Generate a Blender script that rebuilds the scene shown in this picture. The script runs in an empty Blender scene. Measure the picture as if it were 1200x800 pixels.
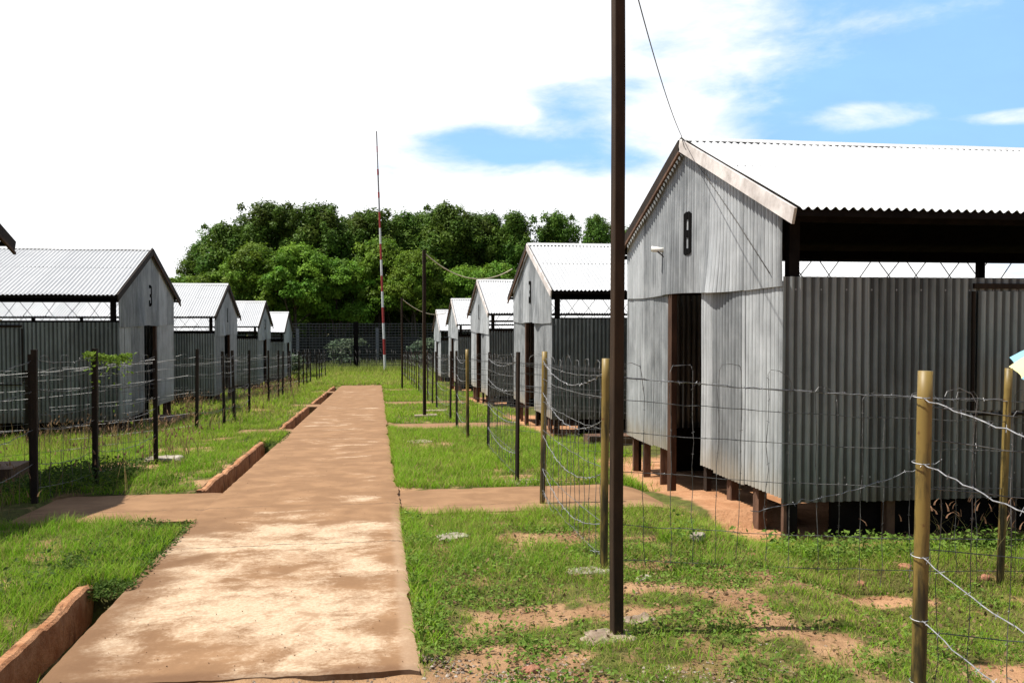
import bpy, math, random
import numpy as np
from mathutils import Vector
R = math.radians
random.seed(7)
rng = np.random.default_rng(11)
scn = bpy.context.scene
COL = scn.collection

# ------------------------------------------------------------------ camera
CAM_H = 1.80
cd = bpy.data.cameras.new('camera'); cam = bpy.data.objects.new('camera', cd); COL.objects.link(cam)
cd.sensor_width = 36.0; cd.lens = 31.5; cd.clip_start = 0.05; cd.clip_end = 3000
cam.location = (0, 0, CAM_H); cam.rotation_euler = (R(90 - 1.527), 0, R(-8.557))
scn.camera = cam

# ------------------------------------------------------------------ light
SUN_V = Vector((-0.53, 0.03, 1.0)).normalized()
SUN_EL = math.asin(SUN_V.z)
SUN_AZ = math.atan2(SUN_V.x, SUN_V.y)           # clockwise from +Y
sl = bpy.data.lights.new('sun', 'SUN'); sl.energy = 4.8; sl.angle = R(0.53); sl.color = (1.0, 0.955, 0.88)
so = bpy.data.objects.new('sun', sl); COL.objects.link(so)
so.rotation_euler = (-SUN_V).to_track_quat('-Z', 'Y').to_euler()
vs = scn.view_settings
vs.view_transform = 'Standard'; vs.look = 'None'; vs.exposure = 0.72; vs.gamma = 1.0; vs.use_curve_mapping = False

def node(nt, typ, **kw):
    n = nt.nodes.new(typ)
    for k, v in kw.items():
        setattr(n, k, v)
    return n
def mth(nt, op, a, b=None, c=None, clamp=False):
    n = nt.nodes.new('ShaderNodeMath'); n.operation = op; n.use_clamp = clamp
    for i, v in enumerate((a, b, c)):
        if v is None: continue
        if isinstance(v, (int, float)): n.inputs[i].default_value = v
        else: nt.links.new(v, n.inputs[i])
    return n.outputs[0]
def sstep(nt, val, a, b):
    n = nt.nodes.new('ShaderNodeMapRange'); n.interpolation_type = 'SMOOTHSTEP'
    n.inputs['From Min'].default_value = a; n.inputs['From Max'].default_value = b
    nt.links.new(val, n.inputs['Value']); return n.outputs['Result']
def mixc(nt, f, a, b, mode='MIX'):
    n = nt.nodes.new('ShaderNodeMix'); n.data_type = 'RGBA'; n.blend_type = mode
    for s, v in ((n.inputs['Factor'], f), (n.inputs['A'], a), (n.inputs['B'], b)):
        if isinstance(v, (int, float)): s.default_value = v
        elif isinstance(v, (tuple, list)): s.default_value = (*v[:3], 1)
        else: nt.links.new(v, s)
    return n.outputs['Result']
def noise(nt, vec, scale, detail=4, rough=0.55, dist=0.0):
    n = nt.nodes.new('ShaderNodeTexNoise'); n.inputs['Scale'].default_value = scale
    n.inputs['Detail'].default_value = detail; n.inputs['Roughness'].default_value = rough
    n.inputs['Distortion'].default_value = dist
    if vec is not None: nt.links.new(vec, n.inputs['Vector'])
    return n.outputs['Fac']
def mapping(nt, vec, scale=(1, 1, 1), loc=(0, 0, 0)):
    n = nt.nodes.new('ShaderNodeMapping'); n.inputs['Scale'].default_value = scale; n.inputs['Location'].default_value = loc
    nt.links.new(vec, n.inputs['Vector']); return n.outputs[0]

# ------------------------------------------------------------------ sky with clouds
world = bpy.data.worlds.new('World'); scn.world = world; world.use_nodes = True
wt = world.node_tree; wt.nodes.clear()
sky = node(wt, 'ShaderNodeTexSky', sky_type='NISHITA', sun_disc=False)
sky.sun_elevation = SUN_EL; sky.sun_rotation = SUN_AZ; sky.air_density = 1.0; sky.dust_density = 0.6; sky.ozone_density = 1.6
tc = node(wt, 'ShaderNodeTexCoord')
nrm = node(wt, 'ShaderNodeVectorMath', operation='NORMALIZE'); wt.links.new(tc.outputs['Generated'], nrm.inputs[0])
D = nrm.outputs[0]
sx_ = node(wt, 'ShaderNodeSeparateXYZ'); wt.links.new(D, sx_.inputs[0])
zz = mth(wt, 'ADD', mth(wt, 'MAXIMUM', sx_.outputs['Z'], 0.0), 0.22)
cx = mth(wt, 'DIVIDE', sx_.outputs['X'], zz); cy = mth(wt, 'DIVIDE', sx_.outputs['Y'], zz)
cmb = node(wt, 'ShaderNodeCombineXYZ'); wt.links.new(cx, cmb.inputs[0]); wt.links.new(cy, cmb.inputs[1])
n1 = noise(wt, mapping(wt, cmb.outputs[0], (1.0, 1.3, 1), (3.1, 0.4, 0)), 1.5, 9, 0.6, 0.35)
n2 = noise(wt, mapping(wt, D, (3.2, 3.2, 8.5), (1.0, 2.0, 0.3)), 2.4, 9, 0.62, 0.3)
def dirv(px, py):
    v = Vector(((px - 600) / 1050.0, (400 - py) / 1050.0, -1.0)); v.rotate(cam.rotation_euler); return v.normalized()
def blob(az_el_vec, sxh, szh):                  # soft elliptical patch of open sky round a direction, radii in sine of angle
    sub = node(wt, 'ShaderNodeVectorMath', operation='SUBTRACT'); wt.links.new(D, sub.inputs[0]); sub.inputs[1].default_value = az_el_vec
    mul = node(wt, 'ShaderNodeVectorMath', operation='MULTIPLY'); wt.links.new(sub.outputs[0], mul.inputs[0])
    mul.inputs[1].default_value = (1 / sxh, 1 / sxh, 1 / szh)
    ln = node(wt, 'ShaderNodeVectorMath', operation='LENGTH'); wt.links.new(mul.outputs[0], ln.inputs[0])
    return sstep(wt, ln.outputs['Value'], 1.3, 0.35)
nn = mth(wt, 'ADD', mth(wt, 'MULTIPLY', n1, 0.55), mth(wt, 'MULTIPLY', n2, 0.85))     # about 0.7 on average
cov = mth(wt, 'ADD', nn, 0.12)
for (px, py, a, b, w) in ((1225, 55, .27, .17, .50), (1075, 125, .17, .055, .32), (545, 174, .085, .026, .24), (630, 148, .10, .040, .25), (700, 118, .08, .032, .20), (640, 195, .12, .022, .14), (520, 180, .10, .030, .22), (430, 200, .05, .016, .26), (700, 180, .10, .03, .25), (850, 120, .05, .03, .12)):
    cov = mth(wt, 'SUBTRACT', cov, mth(wt, 'MULTIPLY', blob(dirv(px, py), a, b), w))
for (px, py, a, b, w) in ((150, 130, .5, .3, .20), (1030, 133, .085, .020, .50), (1190, 136, .06, .011, .60), (1120, 20, .10, .02, .16), (600, 133, .03, .012, .25)):
    cov = mth(wt, 'ADD', cov, mth(wt, 'MULTIPLY', blob(dirv(px, py), a, b), w))
front = node(wt, 'ShaderNodeVectorMath', operation='DOT_PRODUCT'); wt.links.new(D, front.inputs[0]); front.inputs[1].default_value = Vector((-0.2, 1, 0.15)).normalized()
bank = sstep(wt, front.outputs['Value'], 0.40, 0.68)       # the cloud bank stands over the far end of the camp
cov = mth(wt, 'SUBTRACT', cov, mth(wt, 'MULTIPLY', mth(wt, 'SUBTRACT', 1.0, bank), 0.36))
cf = sstep(wt, cov, 0.40, 0.88)
veil = mth(wt, 'MULTIPLY', bank, mth(wt, 'ADD', 0.62, mth(wt, 'MULTIPLY', n1, 0.35)))      # thin high cloud over the blue in front
skc = mixc(wt, veil, sky.outputs[0], (4.7, 8.7, 14.0))
skw = mixc(wt, cf, skc, (13.2, 13.3, 13.6))
bg = node(wt, 'ShaderNodeBackground'); bg.inputs['Strength'].default_value = 0.055
wt.links.new(skw, bg.inputs['Color'])
wo = node(wt, 'ShaderNodeOutputWorld'); wt.links.new(bg.outputs[0], wo.inputs[0])

# ------------------------------------------------------------------ mesh helpers
def tag(o, label=None, cat=None, group=None, kind=None):
    if label: o['label'] = label
    if cat: o['category'] = cat
    if group: o['group'] = group
    if kind: o['kind'] = kind
    return o
def empty(name, loc=(0, 0, 0), rz=0.0):
    o = bpy.data.objects.new(name, None); COL.objects.link(o); o.location = loc; o.rotation_euler = (0, 0, rz); o.empty_display_size = 0.2
    return o
def raw_mesh(name, V, quads=None, tris=None, uv=None, col=None, smooth=False):
    me = bpy.data.meshes.new(name)
    V = np.asarray(V, np.float32).reshape(-1, 3)
    parts, tot = [], []
    if quads is not None and len(quads): q = np.asarray(quads, np.int32).reshape(-1, 4); parts.append(q.ravel()); tot.append(np.full(len(q), 4, np.int32))
    if tris is not None and len(tris): t = np.asarray(tris, np.int32).reshape(-1, 3); parts.append(t.ravel()); tot.append(np.full(len(t), 3, np.int32))
    loops = np.concatenate(parts); tot = np.concatenate(tot); start = np.concatenate(([0], np.cumsum(tot)[:-1])).astype(np.int32)
    me.vertices.add(len(V)); me.vertices.foreach_set('co', V.ravel())
    me.loops.add(len(loops)); me.loops.foreach_set('vertex_index', loops)
    me.polygons.add(len(tot)); me.polygons.foreach_set('loop_start', start)
    me.polygons.foreach_set('use_smooth', np.full(len(tot), bool(smooth)))
    if uv is not None:
        l = me.uv_layers.new(name='UVMap'); l.data.foreach_set('uv', np.asarray(uv, np.float32)[loops].ravel())
    if col is not None:
        a = me.color_attributes.new('tint', 'FLOAT_COLOR', 'POINT')
        c = np.ones((len(V), 4), np.float32); c[:, :3] = col; a.data.foreach_set('color', c.ravel())
    me.update(calc_edges=True); me.validate()
    return me
def link(name, me, m, parent=None):
    o = bpy.data.objects.new(name, me); COL.objects.link(o)
    if m is not None and not me.materials: me.materials.append(m)
    if parent is not None: o.parent = parent
    return o
class MB:
    def __init__(s): s.V = []; s.Q = []; s.T = []; s.UV = []; s.n = 0
    def add(s, V, Q=None, T=None, UV=None):
        V = np.asarray(V, float).reshape(-1, 3)
        if Q is not None and len(Q): s.Q.append(np.asarray(Q, int).reshape(-1, 4) + s.n)
        if T is not None and len(T): s.T.append(np.asarray(T, int).reshape(-1, 3) + s.n)
        s.V.append(V); s.UV.append(np.zeros((len(V), 2)) if UV is None else np.asarray(UV, float)); s.n += len(V); return s
    def box(s, c, d, rz=0.0, jit=0.0):
        c = np.array(c, float); d = np.array(d, float) / 2
        P = np.array([(x, y, z) for z in (-1, 1) for y in (-1, 1) for x in (-1, 1)], float) * d
        if jit: P += rng.uniform(-jit, jit, P.shape)
        if rz: ca, sa = math.cos(rz), math.sin(rz); P = np.c_[P[:, 0] * ca - P[:, 1] * sa, P[:, 0] * sa + P[:, 1] * ca, P[:, 2]]
        return s.add(P + c, [(0, 2, 3, 1), (4, 5, 7, 6), (0, 1, 5, 4), (2, 6, 7, 3), (0, 4, 6, 2), (1, 3, 7, 5)])
    def beam(s, a, b, w, h, up=(0, 0, 1), taper=1.0):
        a = Vector(a); b = Vector(b); t = (b - a).normalized(); u = Vector(up)
        sd = t.cross(u)
        if sd.length < 1e-4: sd = t.cross(Vector((0, 1, 0)))
        sd.normalize(); u = sd.cross(t).normalized()
        P = []
        for p, k in ((a, 1.0), (b, taper)):
            for i, j in ((-1, -1), (1, -1), (1, 1), (-1, 1)): P.append(p + sd * (i * w / 2 * k) + u * (j * h / 2 * k))
        return s.add([tuple(p) for p in P], [(0, 1, 5, 4), (1, 2, 6, 5), (2, 3, 7, 6), (3, 0, 4, 7), (0, 3, 2, 1), (4, 5, 6, 7)])
    def tube(s, pts, r, sides=4, caps=True):
        P = np.asarray(pts, float); n = len(P)
        rr = np.full(n, r, float) if np.isscalar(r) else np.asarray(r, float)
        t = np.gradient(P, axis=0); t /= np.linalg.norm(t, axis=1)[:, None] + 1e-12
        ref = np.array((0, 0, 1.0)) if abs(t[:, 2]).mean() < 0.8 else np.array((1.0, 0, 0))
        a = np.cross(t, ref); a /= np.linalg.norm(a, axis=1)[:, None] + 1e-9
        b = np.cross(a, t)
        ang = np.arange(sides) / sides * 2 * math.pi
        ring = P[:, None, :] + rr[:, None, None] * (np.cos(ang)[None, :, None] * a[:, None, :] + np.sin(ang)[None, :, None] * b[:, None, :])
        i = np.arange(n - 1)[:, None] * sides; j = np.arange(sides)[None, :]; j2 = (j + 1) % sides
        Q = np.stack([i + j, i + j2, i + sides + j2, i + sides + j], -1).reshape(-1, 4)
        T = []
        if caps:
            for k in range(1, sides - 1): T.append((0, k + 1, k)); T.append(((n - 1) * sides, (n - 1) * sides + k, (n - 1) * sides + k + 1))
        return s.add(ring.reshape(-1, 3), Q, T)
    def grid(s, P, UV=None):                   # P: (rows, cols, 3)
        r, c = P.shape[:2]; i = np.arange(r - 1)[:, None] * c + np.arange(c - 1)[None, :]
        return s.add(P.reshape(-1, 3), np.stack([i, i + 1, i + c + 1, i + c], -1).reshape(-1, 4), None, None if UV is None else UV.reshape(-1, 2))
    def build(s, name, m, parent=None, smooth=False):
        me = raw_mesh(name, np.concatenate(s.V), np.concatenate(s.Q) if s.Q else None, np.concatenate(s.T) if s.T else None, np.concatenate(s.UV), None, smooth)
        return link(name, me, m, parent)
def _h(ix, iy, seed):
    n = (ix.astype(np.int64) * 374761393 + iy.astype(np.int64) * 668265263 + seed * 982451653) & 0x7fffffff
    n = ((n ^ (n >> 13)) * 1274126177) & 0x7fffffff
    return ((n ^ (n >> 16)) & 0xffff) / 65535.0
def vn(x, y, seed=0):
    x = np.asarray(x, float); y = np.asarray(y, float)
    ix = np.floor(x); iy = np.floor(y); fx = x - ix; fy = y - iy
    fx = fx * fx * (3 - 2 * fx); fy = fy * fy * (3 - 2 * fy)
    a = _h(ix, iy, seed); b = _h(ix + 1, iy, seed); c = _h(ix, iy + 1, seed); d = _h(ix + 1, iy + 1, seed)
    return (a * (1 - fx) + b * fx) * (1 - fy) + (c * (1 - fx) + d * fx) * fy
def fbm(x, y, seed=0, oct=4):
    v = 0; a = 0.5; t = 0
    for k in range(oct): v = v + a * vn(x * 2 ** k + 17.3 * k, y * 2 ** k + 5.1 * k, seed + k); t += a; a *= 0.5
    return v / t
def ss(a, b, x): t = np.clip((np.asarray(x, float) - a) / (b - a), 0, 1); return t * t * (3 - 2 * t)

# ------------------------------------------------------------------ materials
MAT = {}
def new_mat(name, rough=0.7, spec=0.3, metal=0.0):
    m = bpy.data.materials.new(name); m.use_nodes = True; nt = m.node_tree
    b = nt.nodes['Principled BSDF']; b.inputs['Roughness'].default_value = rough; b.inputs['Metallic'].default_value = metal
    b.inputs['Specular IOR Level'].default_value = spec
    MAT[name] = m
    return m, nt, b
def bump(nt, b, h, dist=0.01, strength=0.5):
    n = nt.nodes.new('ShaderNodeBump'); n.inputs['Distance'].default_value = dist; n.inputs['Strength'].default_value = strength
    nt.links.new(h, n.inputs['Height']); nt.links.new(n.outputs[0], b.inputs['Normal'])
def zinc(name, c_lo, c_hi, rough, metal, streak=0.6, dirt=(0.20, 0.12, 0.07), valley_shade=0.3, rows=(), nail=(0.05, 0.045, 0.04)):
    m, nt, b = new_mat(name, rough, 0.4, metal)
    tcn = nt.nodes.new('ShaderNodeTexCoord'); uv = tcn.outputs['UV']
    sp = nt.nodes.new('ShaderNodeSeparateXYZ'); nt.links.new(uv, sp.inputs[0])
    sid = mth(nt, 'FLOOR', mth(nt, 'DIVIDE', sp.outputs['X'], 0.85))
    wn = nt.nodes.new('ShaderNodeTexWhiteNoise'); wn.noise_dimensions = '1D'; nt.links.new(sid, wn.inputs['W'])
    st = noise(nt, mapping(nt, uv, (16, 0.7, 1)), 1.0, 6, 0.65)
    st2 = noise(nt, mapping(nt, uv, (60, 1.2, 1)), 1.0, 3, 0.6)
    blot = noise(nt, mapping(nt, uv, (2.0, 1.4, 1)), 1.6, 6, 0.6, 0.4)
    f = mth(nt, 'ADD', mth(nt, 'MULTIPLY', st, streak), mth(nt, 'ADD', mth(nt, 'MULTIPLY', blot, 0.55), mth(nt, 'ADD', mth(nt, 'MULTIPLY', st2, 0.25), mth(nt, 'MULTIPLY', wn.outputs['Value'], 0.34))))
    f = sstep(nt, f, 0.35 + streak * 0.25, 1.05 + streak * 0.35)
    c = mixc(nt, f, c_lo, c_hi)
    # splashed soil and rust: low edge of the sheets and thin streaks
    low = sstep(nt, mth(nt, 'ADD', mth(nt, 'ABSOLUTE', sp.outputs['Y']), mth(nt, 'MULTIPLY', st, 0.55)), 0.62, 0.22)
    c = mixc(nt, mth(nt, 'MULTIPLY', low, 0.45), c, dirt)
    ru = sstep(nt, noise(nt, mapping(nt, uv, (9, 0.5, 1), (4, 2, 0)), 1.0, 7, 0.7), 0.66, 0.80)
    c = mixc(nt, mth(nt, 'MULTIPLY', ru, 0.45), c, (0.16, 0.085, 0.045))
    if valley_shade:                                   # shade of the corrugation valleys, painted into the sheet colour
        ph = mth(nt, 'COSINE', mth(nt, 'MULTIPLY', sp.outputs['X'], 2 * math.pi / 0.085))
        gv = mth(nt, 'MULTIPLY', sstep(nt, mth(nt, 'ADD', ph, mth(nt, 'MULTIPLY', mth(nt, 'SUBTRACT', st, 0.5), 1.2)), 0.15, -0.75), valley_shade)
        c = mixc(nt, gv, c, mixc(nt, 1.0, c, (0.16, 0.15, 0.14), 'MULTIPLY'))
    for vr in rows:
        fu = mth(nt, 'ABSOLUTE', mth(nt, 'SUBTRACT', mth(nt, 'FRACT', mth(nt, 'DIVIDE', sp.outputs['X'], 0.255)), 0.5))
        fv = mth(nt, 'ABSOLUTE', mth(nt, 'SUBTRACT', sp.outputs['Y'], vr))
        dn = mth(nt, 'MULTIPLY', mth(nt, 'LESS_THAN', fu, 0.03), mth(nt, 'LESS_THAN', fv, 0.008))
        c = mixc(nt, dn, c, nail)
    nt.links.new(c, b.inputs['Base Color'])
    nt.links.new(mth(nt, 'ADD', mth(nt, 'MULTIPLY', blot, 0.25), rough - 0.12), b.inputs['Roughness'])
    bump(nt, b, mth(nt, 'ADD', blot, mth(nt, 'MULTIPLY', st, 0.4)), 0.006, 0.5)
    return m
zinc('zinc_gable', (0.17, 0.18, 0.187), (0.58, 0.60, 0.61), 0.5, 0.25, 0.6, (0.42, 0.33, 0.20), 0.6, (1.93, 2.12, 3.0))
zinc('zinc_side', (0.115, 0.125, 0.124), (0.35, 0.37, 0.365), 0.5, 0.4, 0.6, (0.16, 0.10, 0.06), 0.78, (1.98, 0.2), (0.3, 0.3, 0.3))  # same zinc in a darker colour that carries the shade of the side walls
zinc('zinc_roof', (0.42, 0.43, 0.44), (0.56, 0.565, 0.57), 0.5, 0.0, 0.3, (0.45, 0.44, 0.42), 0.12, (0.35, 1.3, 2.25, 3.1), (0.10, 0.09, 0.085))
def wood(name, c1, c2, sc=1.0, rough=0.8):
    m, nt, b = new_mat(name, rough, 0.25)
    tcn = nt.nodes.new('ShaderNodeTexCoord'); ob = tcn.outputs['Object']
    a = noise(nt, mapping(nt, ob, (18 * sc, 18 * sc, 3.0 * sc)), 1.0, 6, 0.65, 0.5)
    g = noise(nt, ob, 2.3 * sc, 4, 0.6)
    f = sstep(nt, mth(nt, 'ADD', mth(nt, 'MULTIPLY', a, 0.6), mth(nt, 'MULTIPLY', g, 0.5)), 0.35, 0.75)
    nt.links.new(mixc(nt, f, c1, c2), b.inputs['Base Color']); bump(nt, b, a, 0.004, 0.5)
    return m
wood('dark_wood', (0.010, 0.006, 0.004), (0.030, 0.017, 0.010))
wood('pole_wood', (0.016, 0.009, 0.005), (0.045, 0.026, 0.013))
wood('brown_wood', (0.035, 0.016, 0.009), (0.085, 0.042, 0.024))
wood('stilt_wood', (0.055, 0.030, 0.020), (0.17, 0.095, 0.06))
wood('pale_board', (0.26, 0.21, 0.185), (0.56, 0.49, 0.45), 0.7)
wood('bark', (0.035, 0.026, 0.018), (0.11, 0.085, 0.06), 0.4)
wood('fence_wood', (0.008, 0.006, 0.005), (0.036, 0.023, 0.014))
def plain(name, c1, c2, scale=6.0, rough=0.6, metal=0.0, spec=0.3, bd=0.003):
    m, nt, b = new_mat(name, rough, spec, metal)
    tcn = nt.nodes.new('ShaderNodeTexCoord')
    f = sstep(nt, noise(nt, tcn.outputs['Object'], scale, 6, 0.6, 0.1), 0.25, 0.75)
    nt.links.new(mixc(nt, f, c1, c2), b.inputs['Base Color'])
    if bd: bump(nt, b, f, bd, 0.5)
    return m
plain('wire', (0.15, 0.15, 0.155), (0.32, 0.32, 0.33), 30, 0.5, 0.5, 0.4, 0)
plain('old_wire', (0.06, 0.06, 0.06), (0.19, 0.187, 0.183), 30, 0.5, 0.4, 0.4, 0)
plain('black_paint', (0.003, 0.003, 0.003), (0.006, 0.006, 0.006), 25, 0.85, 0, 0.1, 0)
plain('black_board', (0.006, 0.005, 0.005), (0.016, 0.013, 0.012), 5, 0.95, 0, 0.05, 0)  # for black timbers and for the boards added as shade
plain('dark_metal', (0.012, 0.011, 0.011), (0.030, 0.026, 0.024), 14, 0.6, 0.2)
plain('fence_steel', (0.10, 0.10, 0.098), (0.17, 0.17, 0.165), 8, 0.5, 0.2, 0.3, 0)
plain('rod', (0.006, 0.006, 0.006), (0.012, 0.011, 0.010), 14, 0.6, 0.2, 0.3, 0)
plain('concrete', (0.15, 0.10, 0.066), (0.33, 0.265, 0.20), 7, 0.9)
plain('white_board', (0.36, 0.315, 0.29), (0.74, 0.69, 0.66), 3.5, 0.7, bd=0.002)
plain('white_stone', (0.17, 0.135, 0.10), (0.42, 0.375, 0.315), 9, 0.9, bd=0.008)
plain('rubble_red', (0.22, 0.085, 0.05), (0.40, 0.20, 0.12), 9, 0.9, bd=0.008)
plain('grey_wall', (0.010, 0.0105, 0.010), (0.030, 0.030, 0.028), 1.2, 0.9)
plain('white_paint', (0.52, 0.52, 0.52), (0.66, 0.66, 0.65), 6, 0.5, bd=0)
plain('grey_paint', (0.16, 0.16, 0.17), (0.24, 0.24, 0.25), 6, 0.5, bd=0)
plain('red_paint', (0.26, 0.028, 0.028), (0.34, 0.045, 0.042), 6, 0.5, bd=0)
plain('lamp_white', (0.70, 0.68, 0.62), (0.80, 0.79, 0.75), 10, 0.4, bd=0)
plain('cable', (0.05, 0.048, 0.045), (0.09, 0.085, 0.08), 10, 0.6, bd=0)
plain('pale_cable', (0.50, 0.44, 0.30), (0.60, 0.54, 0.40), 10, 0.6, bd=0)
plain('blue_cloth', (0.22, 0.44, 0.54), (0.27, 0.50, 0.60), 4, 0.6, bd=0)
plain('yellow_cloth', (0.62, 0.56, 0.26), (0.68, 0.62, 0.31), 4, 0.6, bd=0)
# olive painted pipe posts with dark mould low down
m, nt, b = new_mat('olive_pipe', 0.5, 0.4)
tcn = nt.nodes.new('ShaderNodeTexCoord'); ob = tcn.outputs['Object']
spz = nt.nodes.new('ShaderNodeSeparateXYZ'); nt.links.new(ob, spz.inputs[0])
a = noise(nt, mapping(nt, ob, (9, 9, 1.6)), 1.6, 6, 0.65, 0.3)
f = sstep(nt, mth(nt, 'ADD', a, mth(nt, 'MULTIPLY', spz.outputs['Z'], 0.10)), 0.42, 0.66)
c = mixc(nt, f, (0.030, 0.024, 0.010), (0.205, 0.140, 0.036))
rs = sstep(nt, noise(nt, ob, 14, 5, 0.7), 0.60, 0.70)
nt.links.new(mixc(nt, mth(nt, 'MULTIPLY', rs, 0.7), c, (0.10, 0.035, 0.015)), b.inputs['Base Color'])
# concrete path stained with laterite
m, nt, b = new_mat('path_concrete', 0.88, 0.2)
tcn = nt.nodes.new('ShaderNodeTexCoord'); ob = tcn.outputs['Object']
spz = nt.nodes.new('ShaderNodeSeparateXYZ'); nt.links.new(ob, spz.inputs[0])
big = noise(nt, mapping(nt, ob, (0.8, 1.25, 1), (2.2, 0.6, 0)), 1.15, 7, 0.6, 0.5)
mid = noise(nt, mapping(nt, ob, (2.2, 2.4, 1)), 1.3, 6, 0.58, 0.3)
fine = noise(nt, ob, 42, 5, 0.7)
near = sstep(nt, spz.outputs['Y'], 9.3, 7.4)
band = sstep(nt, noise(nt, mapping(nt, ob, (0.16, 0.8, 1), (0, 1.9, 0)), 1.0, 3, 0.5), 0.56, 0.68)
wear = mth(nt, 'ADD', mth(nt, 'ADD', mth(nt, 'MULTIPLY', big, 0.8), mth(nt, 'MULTIPLY', mid, 0.45)), mth(nt, 'ADD', mth(nt, 'MULTIPLY', near, 0.19), mth(nt, 'MULTIPLY', band, 0.06)))
ctr = mth(nt, 'ABSOLUTE', mth(nt, 'ADD', spz.outputs['X'], 0.73))
wear = mth(nt, 'SUBTRACT', wear, mth(nt, 'MULTIPLY', sstep(nt, ctr, 0.6, 0.95), 0.14))
det = noise(nt, mapping(nt, ob, (7, 10, 1)), 1.6, 7, 0.66, 0.4)
wear = mth(nt, 'ADD', wear, mth(nt, 'ADD', mth(nt, 'MULTIPLY', mth(nt, 'SUBTRACT', fine, 0.5), 0.14), mth(nt, 'MULTIPLY', mth(nt, 'SUBTRACT', det, 0.5), 0.26)))
wf = sstep(nt, wear, 0.69, 0.885)
soil = mixc(nt, sstep(nt, mid, 0.35, 0.68), (0.205, 0.113, 0.056), (0.275, 0.157, 0.080))
pale = mixc(nt, sstep(nt, fine, 0.3, 0.7), (0.41, 0.295, 0.188), (0.53, 0.41, 0.29))
c = mixc(nt, mth(nt, 'MULTIPLY', wf, 0.92), soil, pale)
le = mth(nt, 'MULTIPLY', sstep(nt, mth(nt, 'ADD', spz.outputs['X'], mth(nt, 'MULTIPLY', mth(nt, 'SUBTRACT', big, 0.5), 1.4)), -1.22, -1.62), mth(nt, 'MULTIPLY', near, 0.65))
c = mixc(nt, le, c, (0.125, 0.066, 0.033))
ee = sstep(nt, mth(nt, 'ADD', spz.outputs['Y'], mth(nt, 'MULTIPLY', mth(nt, 'SUBTRACT', big, 0.5), 0.3)), 4.68, 4.60)
c = mixc(nt, mth(nt, 'MULTIPLY', ee, 0.6), c, (0.12, 0.06, 0.03))
mw = noise(nt, ob, 5.5, 6, 0.68, 0.6)
c = mixc(nt, mth(nt, 'MULTIPLY', sstep(nt, mw, 0.48, 0.70), mth(nt, 'MULTIPLY', wf, 0.75)), c, (0.255, 0.145, 0.075))
c = mixc(nt, mth(nt, 'MULTIPLY', sstep(nt, mth(nt, 'ADD', spz.outputs['X'], mth(nt, 'MULTIPLY', mid, 0.06)), 0.12, 0.18), mth(nt, 'MULTIPLY', near, 0.5)), c, (0.36, 0.25, 0.165))
cn = mth(nt, 'MULTIPLY', mth(nt, 'SUBTRACT', noise(nt, ob, 3.5, 7, 0.7), 0.5), 0.26)
for cy0 in (7.30, 9.05, 12.6, 16.9):
    ck = sstep(nt, mth(nt, 'ABSOLUTE', mth(nt, 'SUBTRACT', mth(nt, 'ADD', spz.outputs['Y'], cn), cy0)), 0.016, 0.004)
    c = mixc(nt, mth(nt, 'MULTIPLY', ck, mth(nt, 'MULTIPLY', sstep(nt, mid, 0.36, 0.5), 0.75)), c, (0.085, 0.05, 0.03))
sp2 = sstep(nt, noise(nt, ob, 17, 4, 0.7), 0.68, 0.74)
c = mixc(nt, mth(nt, 'MULTIPLY', sp2, 0.5), c, (0.10, 0.055, 0.032))
c = mixc(nt, 1.0, c, mixc(nt, fine, (0.84, 0.84, 0.84), (1.12, 1.12, 1.12)), 'MULTIPLY')
nt.links.new(c, b.inputs['Base Color'])
bump(nt, b, mth(nt, 'ADD', mth(nt, 'MULTIPLY', mid, 0.12), mth(nt, 'MULTIPLY', fine, 0.22)), 0.006, 0.4)
# rendered brick kerb, stained dark in runs
m, nt, b = new_mat('kerb_brick', 0.92, 0.15)
tcn = nt.nodes.new('ShaderNodeTexCoord'); ob = tcn.outputs['Object']
k1 = noise(nt, ob, 6, 7, 0.65, 0.3); k2 = noise(nt, mapping(nt, ob, (6, 3.2, 1.2)), 1.0, 6, 0.65, 0.2); k3 = noise(nt, ob, 45, 5, 0.7)
c = mixc(nt, sstep(nt, k1, 0.3, 0.7), (0.30, 0.125, 0.055), (0.50, 0.265, 0.140))
c = mixc(nt, mth(nt, 'MULTIPLY', sstep(nt, k2, 0.54, 0.64), 0.6), c, (0.060, 0.026, 0.016))
c = mixc(nt, 1.0, c, mixc(nt, k3, (0.65, 0.65, 0.65), (1.3, 1.3, 1.3)), 'MULTIPLY')
nt.links.new(c, b.inputs['Base Color']); bump(nt, b, mth(nt, 'ADD', k3, k1), 0.02, 0.8)
# soil with green cover (tint = r: plant cover, g: orange sand)
m, nt, b = new_mat('soil', 0.95, 0.1)
tcn = nt.nodes.new('ShaderNodeTexCoord'); ob = tcn.outputs['Object']
at = nt.nodes.new('ShaderNodeAttribute'); at.attribute_name = 'tint'
spc = nt.nodes.new('ShaderNodeSeparateColor'); nt.links.new(at.outputs['Color'], spc.inputs[0])
g1 = noise(nt, ob, 2.1, 8, 0.65, 0.3); g2 = noise(nt, ob, 30, 5, 0.7)
dirt = mixc(nt, sstep(nt, g1, 0.33, 0.66), (0.21, 0.115, 0.058), (0.38, 0.23, 0.125))
sand = mixc(nt, sstep(nt, g1, 0.35, 0.65), (0.33, 0.160, 0.078), (0.46, 0.25, 0.135))
c = mixc(nt, spc.outputs['Green'], dirt, sand)
grn = mixc(nt, sstep(nt, noise(nt, ob, 9, 6, 0.7), 0.35, 0.65), (0.026, 0.044, 0.008), (0.080, 0.115, 0.018))
cvf = sstep(nt, mth(nt, 'ADD', spc.outputs['Red'], mth(nt, 'MULTIPLY', mth(nt, 'SUBTRACT', g2, 0.5), 0.8)), 0.3, 0.7)
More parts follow.
